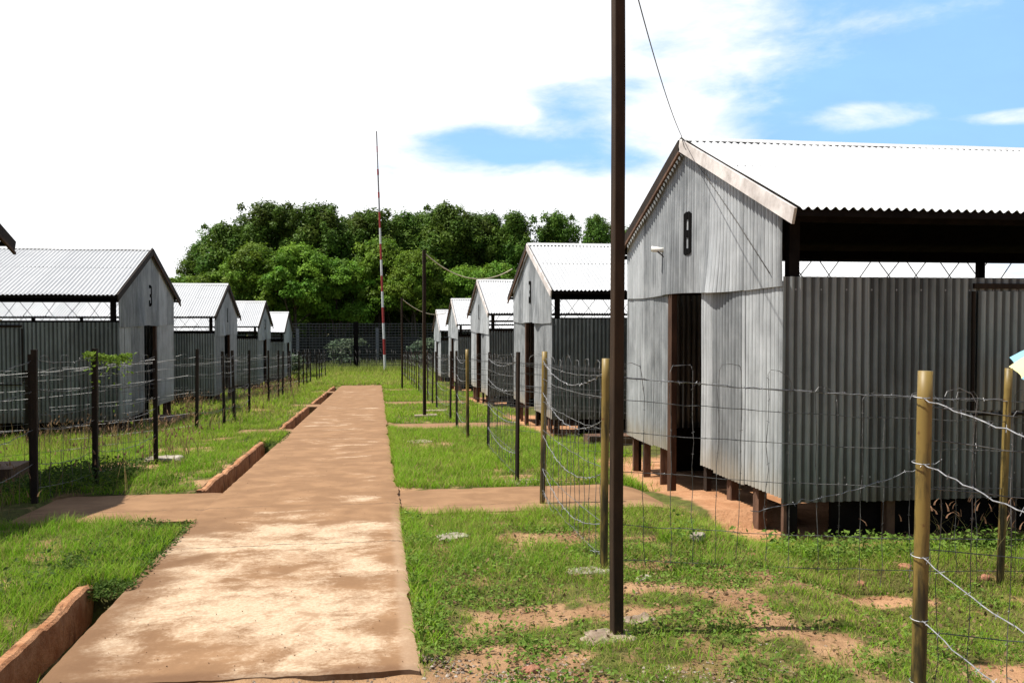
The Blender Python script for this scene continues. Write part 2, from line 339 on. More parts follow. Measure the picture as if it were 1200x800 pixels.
c = mixc(nt, mth(nt, 'MULTIPLY', cvf, 0.85), c, grn)
c = mixc(nt, 1.0, c, mixc(nt, g2, (0.7, 0.7, 0.7), (1.25, 1.25, 1.25)), 'MULTIPLY')
nt.links.new(c, b.inputs['Base Color']); bump(nt, b, mth(nt, 'ADD', g2, mth(nt, 'MULTIPLY', g1, 1.5)), 0.03, 0.7)
# leaves and blades, colour from the tint attribute
def leafy(name, mul=1.0, trans=0.3, rough=0.55, objvar=0.0):
    m, nt, b = new_mat(name, rough, 0.12)
    at = nt.nodes.new('ShaderNodeAttribute'); at.attribute_name = 'tint'
    c = at.outputs['Color']
    if objvar:
        oi = nt.nodes.new('ShaderNodeObjectInfo')
        hs = nt.nodes.new('ShaderNodeHueSaturation'); nt.links.new(c, hs.inputs['Color'])
        nt.links.new(mth(nt, 'ADD', mth(nt, 'MULTIPLY', oi.outputs['Random'], 0.02), 0.492), hs.inputs['Hue'])
        nt.links.new(mth(nt, 'ADD', mth(nt, 'MULTIPLY', oi.outputs['Random'], objvar), 1.0 - objvar / 2), hs.inputs['Value'])
        c = hs.outputs['Color']
    nt.links.new(c, b.inputs['Base Color'])
    tr = nt.nodes.new('ShaderNodeBsdfTranslucent'); nt.links.new(c, tr.inputs['Color'])
    mx = nt.nodes.new('ShaderNodeMixShader'); mx.inputs[0].default_value = trans
    nt.links.new(b.outputs[0], mx.inputs[1]); nt.links.new(tr.outputs[0], mx.inputs[2])
    nt.links.new(mx.outputs[0], nt.nodes['Material Output'].inputs[0])
    return m
leafy('blade', trans=0.40, rough=0.75); leafy('leaf', trans=0.30, objvar=0.35)
m, nt, b = new_mat('pebble', 0.9, 0.2)
at = nt.nodes.new('ShaderNodeAttribute'); at.attribute_name = 'tint'; nt.links.new(at.outputs['Color'], b.inputs['Base Color'])

# ------------------------------------------------------------------ terrain
PX0, PX1 = -1.67, 0.22                         # main path edges
PY0, PY1 = 4.58, 42.3
KX0, KX1 = -1.985, -1.905                        # kerb left of the drain
CROSS_R = [(8.62, 10.15, 4.3), (18.1, 19.6, 3.6), (27.2, 28.5, 3.6), (37.2, 38.4, 3.6)]
CROSS_L = [(8.45, 10.1, -3.35), (17.5, 18.35, -2.7), (25.9, 27.1, -2.5), (35.0, 36.2, -2.6)]
HUTS_R = [(3.75, 10.5), (3.62, 21.0), (3.6, 31.6), (3.6, 42.8), (3.6, 54.0)]
HUTS_L = [(-4.85, 9.6), (-5.5, 22.9), (-5.5, 34.2), (-5.5, 45.4), (-5.5, 57.0)]
HW = 2.6
def base(y):
    y = np.asarray(y, float)
    t = np.clip(y - 7.5, -8, 200)
    s = np.where(t > 4, t, np.log1p(np.exp(np.clip(t, -8, 4) * 1.6)) / 1.6)
    z = -0.039 * s
    return np.where(z > -2.0, z, -2.0 - 0.2 * (1 - np.exp(-(-2.0 - z) / 0.2)))
def in_cross(x, y, grow=0.0):
    r = np.zeros(np.shape(x), bool)
    for (a, b_, xe) in CROSS_R: r |= (y > a - grow) & (y < b_ + grow) & (x > PX1 - 0.1) & (x < xe + grow)
    for (a, b_, xe) in CROSS_L: r |= (y > a - grow) & (y < b_ + grow) & (x < PX0 + 0.1) & (x > xe - grow)
    return r
def in_path(x, y, grow=0.0): return (x > PX0 - grow) & (x < PX1 + grow) & (y > PY0 - grow) & (y < PY1 + grow)
def overgrown(y): return ((y > 6.35) & (y < 8.5)) | ((y > 15.6) & (y < 17.6)) | (y > 41)
def G(x, y, flat=False):
    x = np.asarray(x, float); y = np.asarray(y, float)
    z = base(y)
    z = z - 0.045 * ss(0.1, 0.5, x) - 0.25 * ss(2.7, 3.6, x) * ss(120, 60, y)
    z = z - 0.27 * ss(-3.5, -4.9, x) * ss(120, 60, y)
    z = z - 0.06 * ss(4.66, 4.50, y) * ss(-1.9, -1.7, x) * ss(.6, .2, x)
    z = z + 0.05 * (fbm(x * 0.9, y * 0.9, 3) - 0.5) + 0.025 * (vn(x * 4, y * 4, 9) - 0.5)
    z = z + 0.10 * np.exp(-((y - 6.7) / 0.25) ** 2) * ss(3.6, 4.4, x) * ss(9, 7.5, x)      # little bank before the near hut
    z = z + 0.25 * ss(150, 500, np.hypot(x, y)) * 0
    return z
def Gt(x, y):                                    # terrain incl. bed under the slabs and the drain
    z = G(x, y); b0 = base(y)
    p = in_path(x, y, -0.03) | (in_cross(x, y, -0.05))
    z = np.where(p, b0 - 0.12, z)
    drain = (x > KX0 + 0.02) & (x < PX0 + 0.03) & (y > 2.0) & (y < PY1) & ~in_cross(x, y)
    z = np.where(drain, b0 - np.where(overgrown(y), 0.10, 0.24), z)
    return z
BARE = [(1.45, 7.3, .55, .26, 1), (.98, 5.4, .42, .24, .9), (.70, 4.75, .42, .26, .9), (1.75, 5.4, .28, .12, .6), (3.3, 6.05, .75, .18, 1.0), (5.2, 6.1, .6, .16, .7), (2.6, 5.4, .3, .12, .4),
        (-3.7, 12.3, .9, .45, .9), (-3.2, 14.6, .6, .5, .6), (-2.9, 16.3, .4, .25, .7), (0.85, 15.3, .5, .55, .6), (1.6, 11.0, .3, .25, .8), (-3.3, 24.5, .5, .6, .8), (2.35, 3.75, .4, .15, .6), (-2.35, 4.9, .28, .5, .9), (.62, 6.2, .25, .2, .5)]
def sandy(x, y):
    s = np.zeros(np.shape(x))
    for (hx, hy) in HUTS_R:
        w = 0.75 + 0.35 * (fbm(np.asarray(x) * 1.3 + hy, np.asarray(y) * 1.3, 21) - 0.5) * 2
        s = np.maximum(s, ss(hx - .85 * w, hx - 0.5 * w, x) * ss(hy - HW - .35, hy - HW + .1, y) * ss(hy + HW + 2.4, hy + HW + .6, y) * ss(hx + 5, hx + 4, x))
    for (hx, hy) in HUTS_L:
        s = np.maximum(s, 0.7 * ss(hx + .35, hx + .1, x) * ss(hy - HW - .2, hy - HW + .2, y) * ss(hy + HW + .3, hy + HW, y))
    return s
def cover(x, y):
    x = np.asarray(x, float); y = np.asarray(y, float)
    n = fbm(x * 1.1, y * 1.1, 5)
    c = ss(0.20, 0.42, n)
    right_near = ss(0, .4, x) * ss(8.4, 7.0, y)
    c = c * (1 - right_near) + right_near * ss(0.24, 0.44, fbm(x * 1.7 + 3, y * 1.7, 8) + 0.10 * ss(5.2, 6.6, y) + 0.10 * ss(1.9, 2.8, x))
    c = np.maximum(c, ss(11.5, 13, y) * (0.5 + 0.45 * ss(.3, .5, fbm(x * 1.4, y * 1.4, 58))))
    for (ex, ey, rx, ry, s) in BARE:
        d = np.hypot((x - ex) / rx, (y - ey) / ry) + 1.0 * (fbm(x * 3, y * 3, 14) - 0.5) + .7 * (vn(x * 13, y * 13, 15) - .5)
        c = c * (1 - s * ss(1.2, 0.6, d))
    c = c * (1 - 0.97 * sandy(x, y))
    c = c * ss(4.25, 4.9, y + 0.5 * (fbm(x * 2, y * 2, 4) - 0.5) + 1.6 * ss(.9, 1.9, x) + .5 * ss(-1.9, -2.1, x))
    c = c * (.45 + .55 * ss(.32, .5, fbm(x * 4.5, y * 4.5, 99)))
    for (hx, hy) in HUTS_R: c = np.where((x > hx + .02) & (np.abs(y - hy) < HW + 0.05), 0, c)
    for (hx, hy) in HUTS_L: c = np.where((x < hx - .02) & (np.abs(y - hy) < HW + 0.05), 0, c)
    return c
def axis(segs):
    o = []
    for a, b_, s in segs: o.append(np.arange(a, b_ - 1e-6, s))
    return np.unique(np.round(np.concatenate(o + [[segs[-1][1]]]), 4))
xs = axis([(-1500, -300, 300), (-300, -60, 30), (-60, -12, 4), (-12, -6, 0.6), (-6, -2.1, 0.12), (-2.1, 0.4, 0.06), (0.4, 7.5, 0.12), (7.5, 16, 0.6), (16, 60, 4), (60, 300, 30), (300, 1500, 300)])
xs = np.unique(np.concatenate([xs, [KX0 + 0.015, KX0 + 0.025, PX0 + 0.025, PX0 + 0.035]]))
ys = axis([(-300, -30, 30), (-30, -3, 3), (-3, 2, 0.5), (2, 14, 0.10), (14, 30, 0.2), (30, 70, 0.6), (70, 130, 5), (130, 400, 30), (400, 2000, 400)])
XX, YY = np.meshgrid(xs, ys)
ZZ = Gt(XX, YY)
cv = cover(XX, YY); cv[in_path(XX, YY)] = 0
i = np.arange(len(ys) - 1)[:, None] * len(xs) + np.arange(len(xs) - 1)[None, :]
me = raw_mesh('ground', np.stack([XX, YY, ZZ], -1), np.stack([i, i + 1, i + len(xs) + 1, i + len(xs)], -1), None, None,
              np.stack([cv.ravel(), np.maximum(sandy(XX, YY).ravel(), ss(3.1, 3.8, XX).ravel() * ss(7.5, 6.8, YY).ravel() * .6), np.zeros(cv.size)], -1), True)
tag(link('ground', me, MAT['soil']), kind='structure')

# path slabs with ragged edges
def slab(name, x0, x1, y0, y1, dz, step, ragx=0.03, ragy=0.0, thick=0.14, seed=0):
    nx = max(4, int((x1 - x0) / step)); ny = max(4, int((y1 - y0) / step))
    u = np.linspace(0, 1, nx); y = np.linspace(y0, y1, ny)
    U, Y = np.meshgrid(u, y)
    rag = lambda yy, s: ragx * (2 * fbm(yy * 3.1, yy * 0 + s, s, 5) - 1) + ragx * 0.9 * np.maximum(0, vn(yy * 1.3, yy * 0 + s + .5, s + 40) - 0.62) * -4 * (1 if s % 2 else -1) * -1
    xl = x0 - ragx * .4 * (2 * fbm(y * 6.1, y * 0 + 1.5, seed, 5) - 1); xr = x1 + ragx * (2 * fbm(y * 5.1, y * 0 + 7.5, seed + 3, 5) - 1) - 2.2 * ragx * np.maximum(0, fbm(y * 1.9, y * 0 + 3.3, seed + 9, 3) - 0.55) * 3
    X = xl[:, None] * (1 - U) + xr[:, None] * U
    Y = Y + ragy * (2 * fbm(U * (x1 - x0) * 3.3, U * 0 + 2.2, seed + 5, 5) - 1) * (1 - (Y - y0) / (y1 - y0)) ** 12
    Z = base(Y) + dz - 0.25 * ss(2.7, 3.6, X) + 0.004 * (fbm(X * 1.5, Y * 1.5, 31) - 0.5) - 0.010 * ss(0.04, 0.0, np.minimum(U, 1 - U) * (x1 - x0))
    X = X + 0 * Y; mb = MB(); mb.grid(np.stack([X, Y, Z], -1))
    for sl_ in ((slice(None), 0), (slice(None), -1), (0, slice(None)), (-1, slice(None))):
        top = np.stack([X[sl_], Y[sl_], Z[sl_]], -1); bot = top - (0, 0, thick)
        mb.grid(np.stack([top, bot], 0))
    return tag(mb.build(name, MAT['path_concrete'], None, True), kind='structure')
slab('path', PX0, PX1, PY0, PY1, 0.0, 0.05, 0.036, 0.04, 0.14, 2)
for k, (a, b_, xe) in enumerate(CROSS_R): slab('side_path', PX1 - 0.12, xe, a, b_, -0.012 - 0.03, 0.12, 0.02, 0.03, 0.12, 5 + k)
for k, (a, b_, xe) in enumerate(CROSS_L): slab('side_path', xe, PX0 + 0.06, a, b_, -0.006, 0.12, 0.05, 0.03, 0.30, 15 + k)
# brick kerb along the drain, in the stretches between the side paths
def kerb(y0, y1, seed):
    y = np.linspace(y0, y1, max(6, int((y1 - y0) / 0.05)))
    w = 0.02 * (2 * fbm(y * 2, y * 0, seed) - 1) + 0.006 * (2 * vn(y * 9, y * 0, seed + 7) - 1)
    zt = np.where(True, base(y) + 0.012 + 0.016 * (2 * fbm(y * 1.7, y * 0 + 4, seed + 2, 5) - 1) - 0.02 * ss(.74, .80, vn(y * 2.3, y * 0 + 2, seed + 3)), 0)
    prof = [(KX0 + w * .5, zt - .25), (KX0 + w * .5, zt - 0.01), (KX0 + w * .5 + .015, zt), (KX1 + w - .02, zt), (KX1 + w, zt - .015), (KX1 + w * .6 + .01, zt - .32)]
    P = np.stack([np.stack([px, y, pz], -1) for px, pz in prof], 0)
    mb = MB(); mb.grid(P)
    for e in (0, -1): mb.add(P[:, e], [(0, 1, 4, 5), (1, 2, 3, 4)])
    return mb.build('kerb', MAT['kerb_brick'], None, False)
KERBS = [(3.2, 6.4), (10.2, 17.3), (18.5, 25.7), (27.2, 34.9), (36.3, 41.6)]
for k, (a, b_) in enumerate(KERBS): tag(kerb(a, b_, 50 + k), kind='structure')

# ------------------------------------------------------------------ corrugated huts
PITCH, AMP, SHEET = 0.085, 0.0150, 0.85
def corr(mb, P0, U, V, N, u0, u1, bot, top, rows, seg=6, bulge=None, seed=0, lap=0.004, ragged=0.012):
    P0, U, V, N = (np.array(a, float) for a in (P0, U, V, N))
    k = 0; u = u0
    while u < u1 - 1e-4:
        ue = min(u + SHEET, u1)
        uu = np.linspace(u, ue + 0.02 * (ue < u1), max(2, int(round((ue - u) / PITCH * seg)) + 1))
        tilt = rng.uniform(-1, 1) * ragged
        bt = np.array([bot(q) for q in uu]) + tilt + rng.uniform(-1, 1) * ragged * 0.5
        tp = np.array([top(q) for q in uu])
        t = np.linspace(0, 1, rows + 1)[:, None]
        v = bt[None] * (1 - t) + tp[None] * t
        off = AMP * np.cos(2 * math.pi * uu / PITCH)[None] + lap * (k % 2) + 0.010 * (fbm(uu[None] * 1.4 + seed, v * 1.2, 60 + seed) - 0.5) * 2
        if bulge is not None: off = off + bulge(uu[None] + 0 * v, v, t)
        P = P0 + U * uu[None, :, None] + V * v[..., None] + N * off[..., None]
        mb.grid(P, np.stack([np.broadcast_to(uu + seed * 8.5, v.shape), v], -1))
        u = ue; k += 1
    return mb
EAVE_Z, APEX_Z, OVER, SEAM, SIDE_TOP = 2.68, 3.88, 0.46, 2.03, 2.10
SLOPE = (APEX_Z - EAVE_Z) / (HW + OVER)
def roof_z(y): return APEX_Z - SLOPE * abs(y)
def digit_mask(ch):
    def f(u, v):                                # u 0..1 left to right as read, v 0..1 bottom to top
        if ch == '8':
            o = (min(u, 1 - u) + min(v, 1 - v) * 2.0) > 0.22 and not (u < 0.10 and abs(v - .49) < .035)
            h1 = .27 < u < .73 and .58 < v < .82; h2 = .27 < u < .73 and .16 < v < .40
            return o and not h1 and not h2
        if ch == '3':
            if v > .84: return u > 0.06 and (1 - u) + (1 - v) * 2 > .22
            if v < .16: return u > 0.06 and (1 - u) + v * 2 > .22
            if .43 < v < .57: return u > .30 and not (u > .9 and abs(v - .5) < .04)
            if u > .70: return True
            return (v < .28 and u < .3)
        if ch == '1': return .36 < u < .66 or (v < .12 and .36 < u < .95)
        return False
    return f
def hut(name, X, Yc, side, label, num=None, detail=2, length=11.0, lamp=False, rail=False, seed=0, pale=True):
    zb = float(base(Yc)) + 0.20
    root = empty(name, (X, Yc, zb), (0.0 if side > 0 else math.pi) + (0 if seed in (1, 7) else rng.uniform(-.012, .012)))
    tag(root, label, 'hut', 'corrugated zinc huts lining the path')
    ns = -1 if side > 0 else 1                 # local y sign of the slope that faces the camera
    seg = {2: 8, 1: 6, 0: 4}[detail]
    def gz(lx, ly):                            # ground in local z
        wx = X + (lx if side > 0 else -lx); wy = Yc + (ly if side > 0 else -ly)
        return float(G(wx, wy)) - zb
    L = length
    dj = 0.49                                   # door half width
    # lower front sheets either side of the doorway
    for s in (-1, 1):
        mb = MB()
        u0, u1 = (-HW - 0.03, -dj) if s < 0 else (dj, HW + 0.03)
        slp = rng.uniform(-.02, .02)
        corr(mb, (0, 0, 0), (0, 1, 0), (0, 0, 1), (-1, 0, 0), u0, u1, lambda q: -0.02 + slp * q, lambda q: SEAM + 0.03, 6, seg, None, seed + (3 if s > 0 else 1), 0.006, 0.014)
        mb.build('front_sheet', MAT['zinc_gable'], root, True)
    # upper gable
    by = -0.95 * (1 if side > 0 else -1)
    mb = MB()
    corr(mb, (-0.026, 0, 0), (0, 1, 0), (0, 0, 1), (-1, 0, 0), -HW, HW, lambda q: SEAM - 0.03 + 0.012 * math.sin(q * 2.1 + seed), lambda q: roof_z(q) - 0.03, 7, seg,
         lambda u, v, t: 0.075 * np.exp(-((u - by) / 0.34) ** 2) * (1 - t) ** 2.5 + 0.03 * np.exp(-((u + 0.6 * by) / 0.5) ** 2) * (1 - t) ** 2, seed + 5, 0.005, 0.008)
    mb.build('gable_sheet', MAT['zinc_gable'], root, True)
    # side walls and back wall
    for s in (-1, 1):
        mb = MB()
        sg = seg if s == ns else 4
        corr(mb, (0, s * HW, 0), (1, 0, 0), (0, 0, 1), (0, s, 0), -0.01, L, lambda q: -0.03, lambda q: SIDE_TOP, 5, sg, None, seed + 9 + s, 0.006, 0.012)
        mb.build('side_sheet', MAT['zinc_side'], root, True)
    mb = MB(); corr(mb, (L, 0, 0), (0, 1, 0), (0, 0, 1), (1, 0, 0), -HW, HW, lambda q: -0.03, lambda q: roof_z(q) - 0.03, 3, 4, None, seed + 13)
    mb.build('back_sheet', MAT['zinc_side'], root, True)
    # roof slopes
    SL = math.hypot(1, SLOPE)
    for s in (-1, 1):
        mb = MB()
        vdir = (0, s / SL, -SLOPE / SL); nn_ = (0, s * SLOPE / SL, 1 / SL)
        slen = (HW + OVER) * SL
        corr(mb, (0, 0, APEX_Z), (1, 0, 0), vdir, nn_, -0.085, L + 0.1, lambda q: slen, lambda q: 0.02, 6, seg if s == ns else 4, lambda u, v, t: 0.012 * (fbm(u * .8 + seed, v * .8, 77) - .5), seed + 20 + s, 0.0015, 0.014)
        mb.build('roof_slope', MAT['zinc_roof'], root, True)
    for s in (-1, 1):                          # black sheets added to make the roof underside read as shade
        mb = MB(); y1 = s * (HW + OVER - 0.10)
        mb.add([(-.03, 0, APEX_Z - .035), (L, 0, APEX_Z - .035), (L, y1, roof_z(y1) - .035), (-.03, y1, roof_z(y1) - .035)], [(0, 1, 2, 3)]); mb.build('roof_shade_sheet', MAT['black_board'], root)
    mb = MB()
    xs_ = np.linspace(-0.10, L + 0.12, 50)
    prof = [(-0.17, -0.17 * SLOPE + .014), (-0.03, .016), (0.03, .016), (0.17, -0.17 * SLOPE + .014)]
    wob = 0.006 * (fbm(xs_ * 1.7, xs_ * 0 + seed, 90) - 0.5)
    mb.grid(np.stack([np.stack([xs_, 0 * xs_ + py, APEX_Z + pz + wob + 0.004 * (abs(py) > .1) * np.sin(xs_ * 3.1)], -1) for py, pz in prof], 0))
    mb.build('ridge_cap', MAT['zinc_roof'], root, False)
    # barge boards at the gable
    for s in (-1, 1):
        mb = MB(); y1 = s * (HW + OVER - 0.02)
        bw = 0.145
        mb.beam((-0.112, s * 0.004, APEX_Z - bw / 2 - 0.004), (-0.112, y1, roof_z(y1) - bw / 2 - 0.004), 0.026, bw)
        mb.build('barge_board', MAT['white_board' if (s == ns and pale) else 'dark_wood'], root)
        if s != ns:
            mb = MB(); mb.beam((-0.118, s * 0.004, APEX_Z - bw - 0.02), (-0.118, y1, roof_z(y1) - bw - 0.02), 0.03, 0.035); mb.build('board_trim', MAT['stilt_wood' if pale else 'brown_wood'], root)
    # frame: eave beams, corner and side posts, purlins, rafters
    for s in (-1, 1):
        MB().box((L / 2, s * (HW - 0.06), 2.70 - .02), (L - 0.05, 0.08, 0.13)).build('eave_beam', MAT['black_board'], root)
        MB().box((L / 2 - 0.07, s * (HW + OVER - 0.05), roof_z(HW + OVER - .05) - 0.055), (L + 0.10, 0.05, 0.06)).build('eave_purlin', MAT['black_board'], root)
        MB().box((L / 2 - .05, s * 1.35, roof_z(1.35) - 0.05), (L - 0.1, 0.06, 0.07)).build('purlin', MAT['black_board'], root)
        for xp in (0.12, 5.75, L - 0.1):
            g0 = gz(xp, s * (HW - .08)) - 0.05
            MB().box((xp, s * (HW - 0.075), (2.62 + g0) / 2), (0.10, 0.10, 2.62 - g0)).build('post', MAT['black_board'], root)
        # thin crossed rods in the open strip under the eaves
        mb = MB(); x = 0.25; zt0, zt1 = SIDE_TOP - 0.02, 2.66
        if detail and s != ns:
            while x < L - 0.5:
                w_ = 0.46 + rng.uniform(-.05, .05)
                mb.beam((x, s * (HW - .03), zt0), (x + w_, s * (HW - .03), zt1), .011, .011)
                if rng.random() < .85: mb.beam((x + w_, s * (HW - .045), zt0), (x + .02, s * (HW - .045), zt1), .011, .011)
                x += w_ * (1.25 if rng.random() < .5 else 1.0)
            mb.build('cross_rods', MAT['rod'], root)
        if rail or s != ns:
            MB().box((L / 2, s * (HW - 0.03), SIDE_TOP - 0.01), (L, 0.06, 0.07)).build('wall_plate', MAT['dark_wood'], root)
        if rail and s == ns:
            MB().box((L / 2, s * (HW - 0.03), 2.42), (L, 0.035, 0.06)).build('rail', MAT['dark_wood'], root)
    # stilts under the front and the near side
    ysl = (-2.52, -1.95, -1.25, 1.2, 1.9, 2.5)
    for yy in ysl:
        g0 = gz(0.06, yy) - 0.05; w_ = rng.uniform(.07, .10)
        MB().box((0.09, yy + rng.uniform(-.05, .05), (0.3 + g0) / 2), (w_, w_, 0.3 - g0), rng.uniform(-.2, .2), .004).build('stilt', MAT['stilt_wood'], root)
    if detail:
        for k in range(4 if detail == 2 else 3):
            xx = 1.15 + k * 1.3; g0 = gz(xx, ns * (HW - .05)) - .05
            MB().box((xx, ns * (HW - 0.12), (0.25 + g0) / 2), (.09, .09, 0.25 - g0), rng.uniform(-.2, .2)).build('stilt', MAT['stilt_wood'], root)
    for s in (-1, 1):                          # black boards added, set back, so the gap below the walls reads as shade
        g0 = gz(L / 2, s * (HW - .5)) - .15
        MB().box((L / 2 + .25, s * (HW - .22), (0.06 + g0) / 2), (L - .7, .04, .06 - g0)).build('gap_shade_board', MAT['black_board'], root)
    MB().box((1.7, 0, 1.07), (.04, 2 * HW - .3, 1.8)).build('door_shade_panel', MAT['black_board'], root)  # black panel added so the doorway reads as dark inside
    # doorway
    g0 = gz(0, 0.5) - 0.03
    jy = 0.56 if side > 0 else -0.56
    MB().box((-0.012, jy - 0.02 * (1 if jy > 0 else -1), (SEAM + g0) / 2 - .01), (0.07, 0.15, SEAM - g0), 0, .002).build('door_post', MAT['brown_wood'], root)
    MB().box((0.05, -jy, (SEAM + g0) / 2 - .01), (0.06, 0.10, SEAM - g0)).build('door_post', MAT['dark_wood'], root)
    MB().box((0.06, 0, SEAM + 0.03), (0.05, 1.2, 0.09)).build('door_lintel', MAT['dark_wood'], root)
    # shutter in the near side wall
    if detail:
        z0, z1, x0, x1 = (0.78, 2.00, 1.93, 3.05)
        yo = ns * (HW + 0.022)
        sh = MB(); corr(sh, (0, yo, 0), (1, 0, 0), (0, 0, 1), (0, ns, 0), x0 + .05, x1 - .05, lambda q: z0 + .04, lambda q: z1 - .03, 2, seg, None, seed + 31, 0, .003)
        so_ = sh.build('shutter', MAT['zinc_side'], root, True)
        f = MB(); w_ = 0.06
        f.box(((x0 + x1) / 2, yo, z1 + .02), (x1 - x0, .03, .05)); f.box(((x0 + x1) / 2, yo, z0), (x1 - x0, .03, .02))
        f.box((x0, yo, (z0 + z1) / 2), (.025, .03, z1 - z0 - .06)); f.box((x1, yo, (z0 + z1) / 2), (.05, .04, z1 - z0 - .06))
        f.build('shutter_frame', MAT['dark_wood'], so_)
    # painted number, following the corrugation
    if num:
        w_, h_ = 0.27, 0.52; y0 = (-0.22 if side > 0 else -0.22); z0 = 2.47
        yc = -0.10 if side > 0 else 0.03
        nu, nv = 46, 52; f = digit_mask(num); mb = MB()
        def P(a, c):
            yy = yc + w_ / 2 - a / nu * w_
            return (-0.026 - 0.0155 - AMP * math.cos(2 * math.pi * yy / PITCH) - 0.004, yy, z0 + c / nv * h_)
        Vn, Qn = [], []
        for a in range(nu):
            for c in range(nv):
                if f((a + .5) / nu, (c + .5) / nv):
                    k = len(Vn); Vn += [P(a, c), P(a + 1, c), P(a + 1, c + 1), P(a, c + 1)]; Qn.append((k, k + 1, k + 2, k + 3))
        mb.add(Vn, Qn); o = mb.build('painted_number', MAT['black_paint'], root)
        o['label'] = 'black stencilled %s' % num
    if lamp:
        mb = MB(); mb.tube([(-.03, .82, 2.60), (-.10, .82, 2.60), (-.20, .85, 2.615)], [.028, .034, .036], 12); lo = mb.build('wall_lamp', MAT['lamp_white'], root, True)
        mb = MB(); mb.tube([(-.13, .80, 2.575), (-.09, .78, 2.54), (-.05, .76, 2.50), (-.05, .76, 2.30)], .009, 6); mb.build('conduit', MAT['dark_metal'], lo)
    return root
hut('metal_hut', *HUTS_R[0], 1, 'large near corrugated hut with painted number 8 and small lamp on its gable', '8', 2, 12.5, True, False, 1)
hut('metal_hut', *HUTS_R[1], 1, 'second hut of the right row, directly behind the hut numbered 8', '3', 2, 11, False, False, 2)
hut('metal_hut', *HUTS_R[2], 1, 'third hut of the right row, railed open strip and thin number 1', '1', 1, 10, False, True, 3)
hut('metal_hut', *HUTS_R[3], 1, 'fourth hut of the right row, half hidden behind the third', None, 1, 10, False, True, 4)
hut('metal_hut', *HUTS_R[4], 1, 'smallest farthest hut of the right row, beside the sagging cable', None, 0, 10, False, True, 5)
hut('metal_hut', *HUTS_L[0], -1, 'hut cut off by the left edge, only its brown eave tip showing', None, 1, 10, False, False, 6, False)
hut('metal_hut', *HUTS_L[1], -1, 'nearest whole hut on the left, numbered 3, behind creeper on the fence', '3', 2, 12, False, False, 7, False)
hut('metal_hut', *HUTS_L[2], -1, 'second whole hut of the left row, with a thin number 1 on its gable', '1', 1, 11, False, False, 8, False)
hut('metal_hut', *HUTS_L[3], -1, 'third whole hut of the left row, faint broken number on its gable', '3', 1, 11, False, True, 9, False)
hut('metal_hut', *HUTS_L[4], -1, 'smallest farthest hut of the left row, close to the perimeter fence', None, 0, 11, False, True, 10, False)

# ------------------------------------------------------------------ barbed wire fences
def gpt(x, y, h=0.0): return np.array((x, y, float(G(x, y)) + h))
def barbs(mb, P, every, size=0.022, r=0.0014):
    d = np.concatenate([[0], np.cumsum(np.linalg.norm(np.diff(P, axis=0), axis=1))])
    for s in np.arange(every * rng.random(), d[-1], every):
        k = min(np.searchsorted(d, s), len(P) - 1); k0 = max(k - 1, 0)
        p = P[k0] + (P[k] - P[k0]) * ((s - d[k0]) / (d[k] - d[k0] + 1e-9))
        for q in range(2):
            v = rng.normal(size=3); v /= np.linalg.norm(v); v *= size * rng.uniform(.7, 1.2)
            mb.tube([p - v, p + v], r, 3, False)
def strand(a, b, sag, wob, seg):
    t = np.linspace(0, 1, seg + 1)[:, None]
    P = a * (1 - t) + b * t; P[:, 2] -= 4 * sag * (t * (1 - t))[:, 0]
    if wob: P[1:-1] += rng.normal(size=(seg - 1, 3)) * wob
    return P
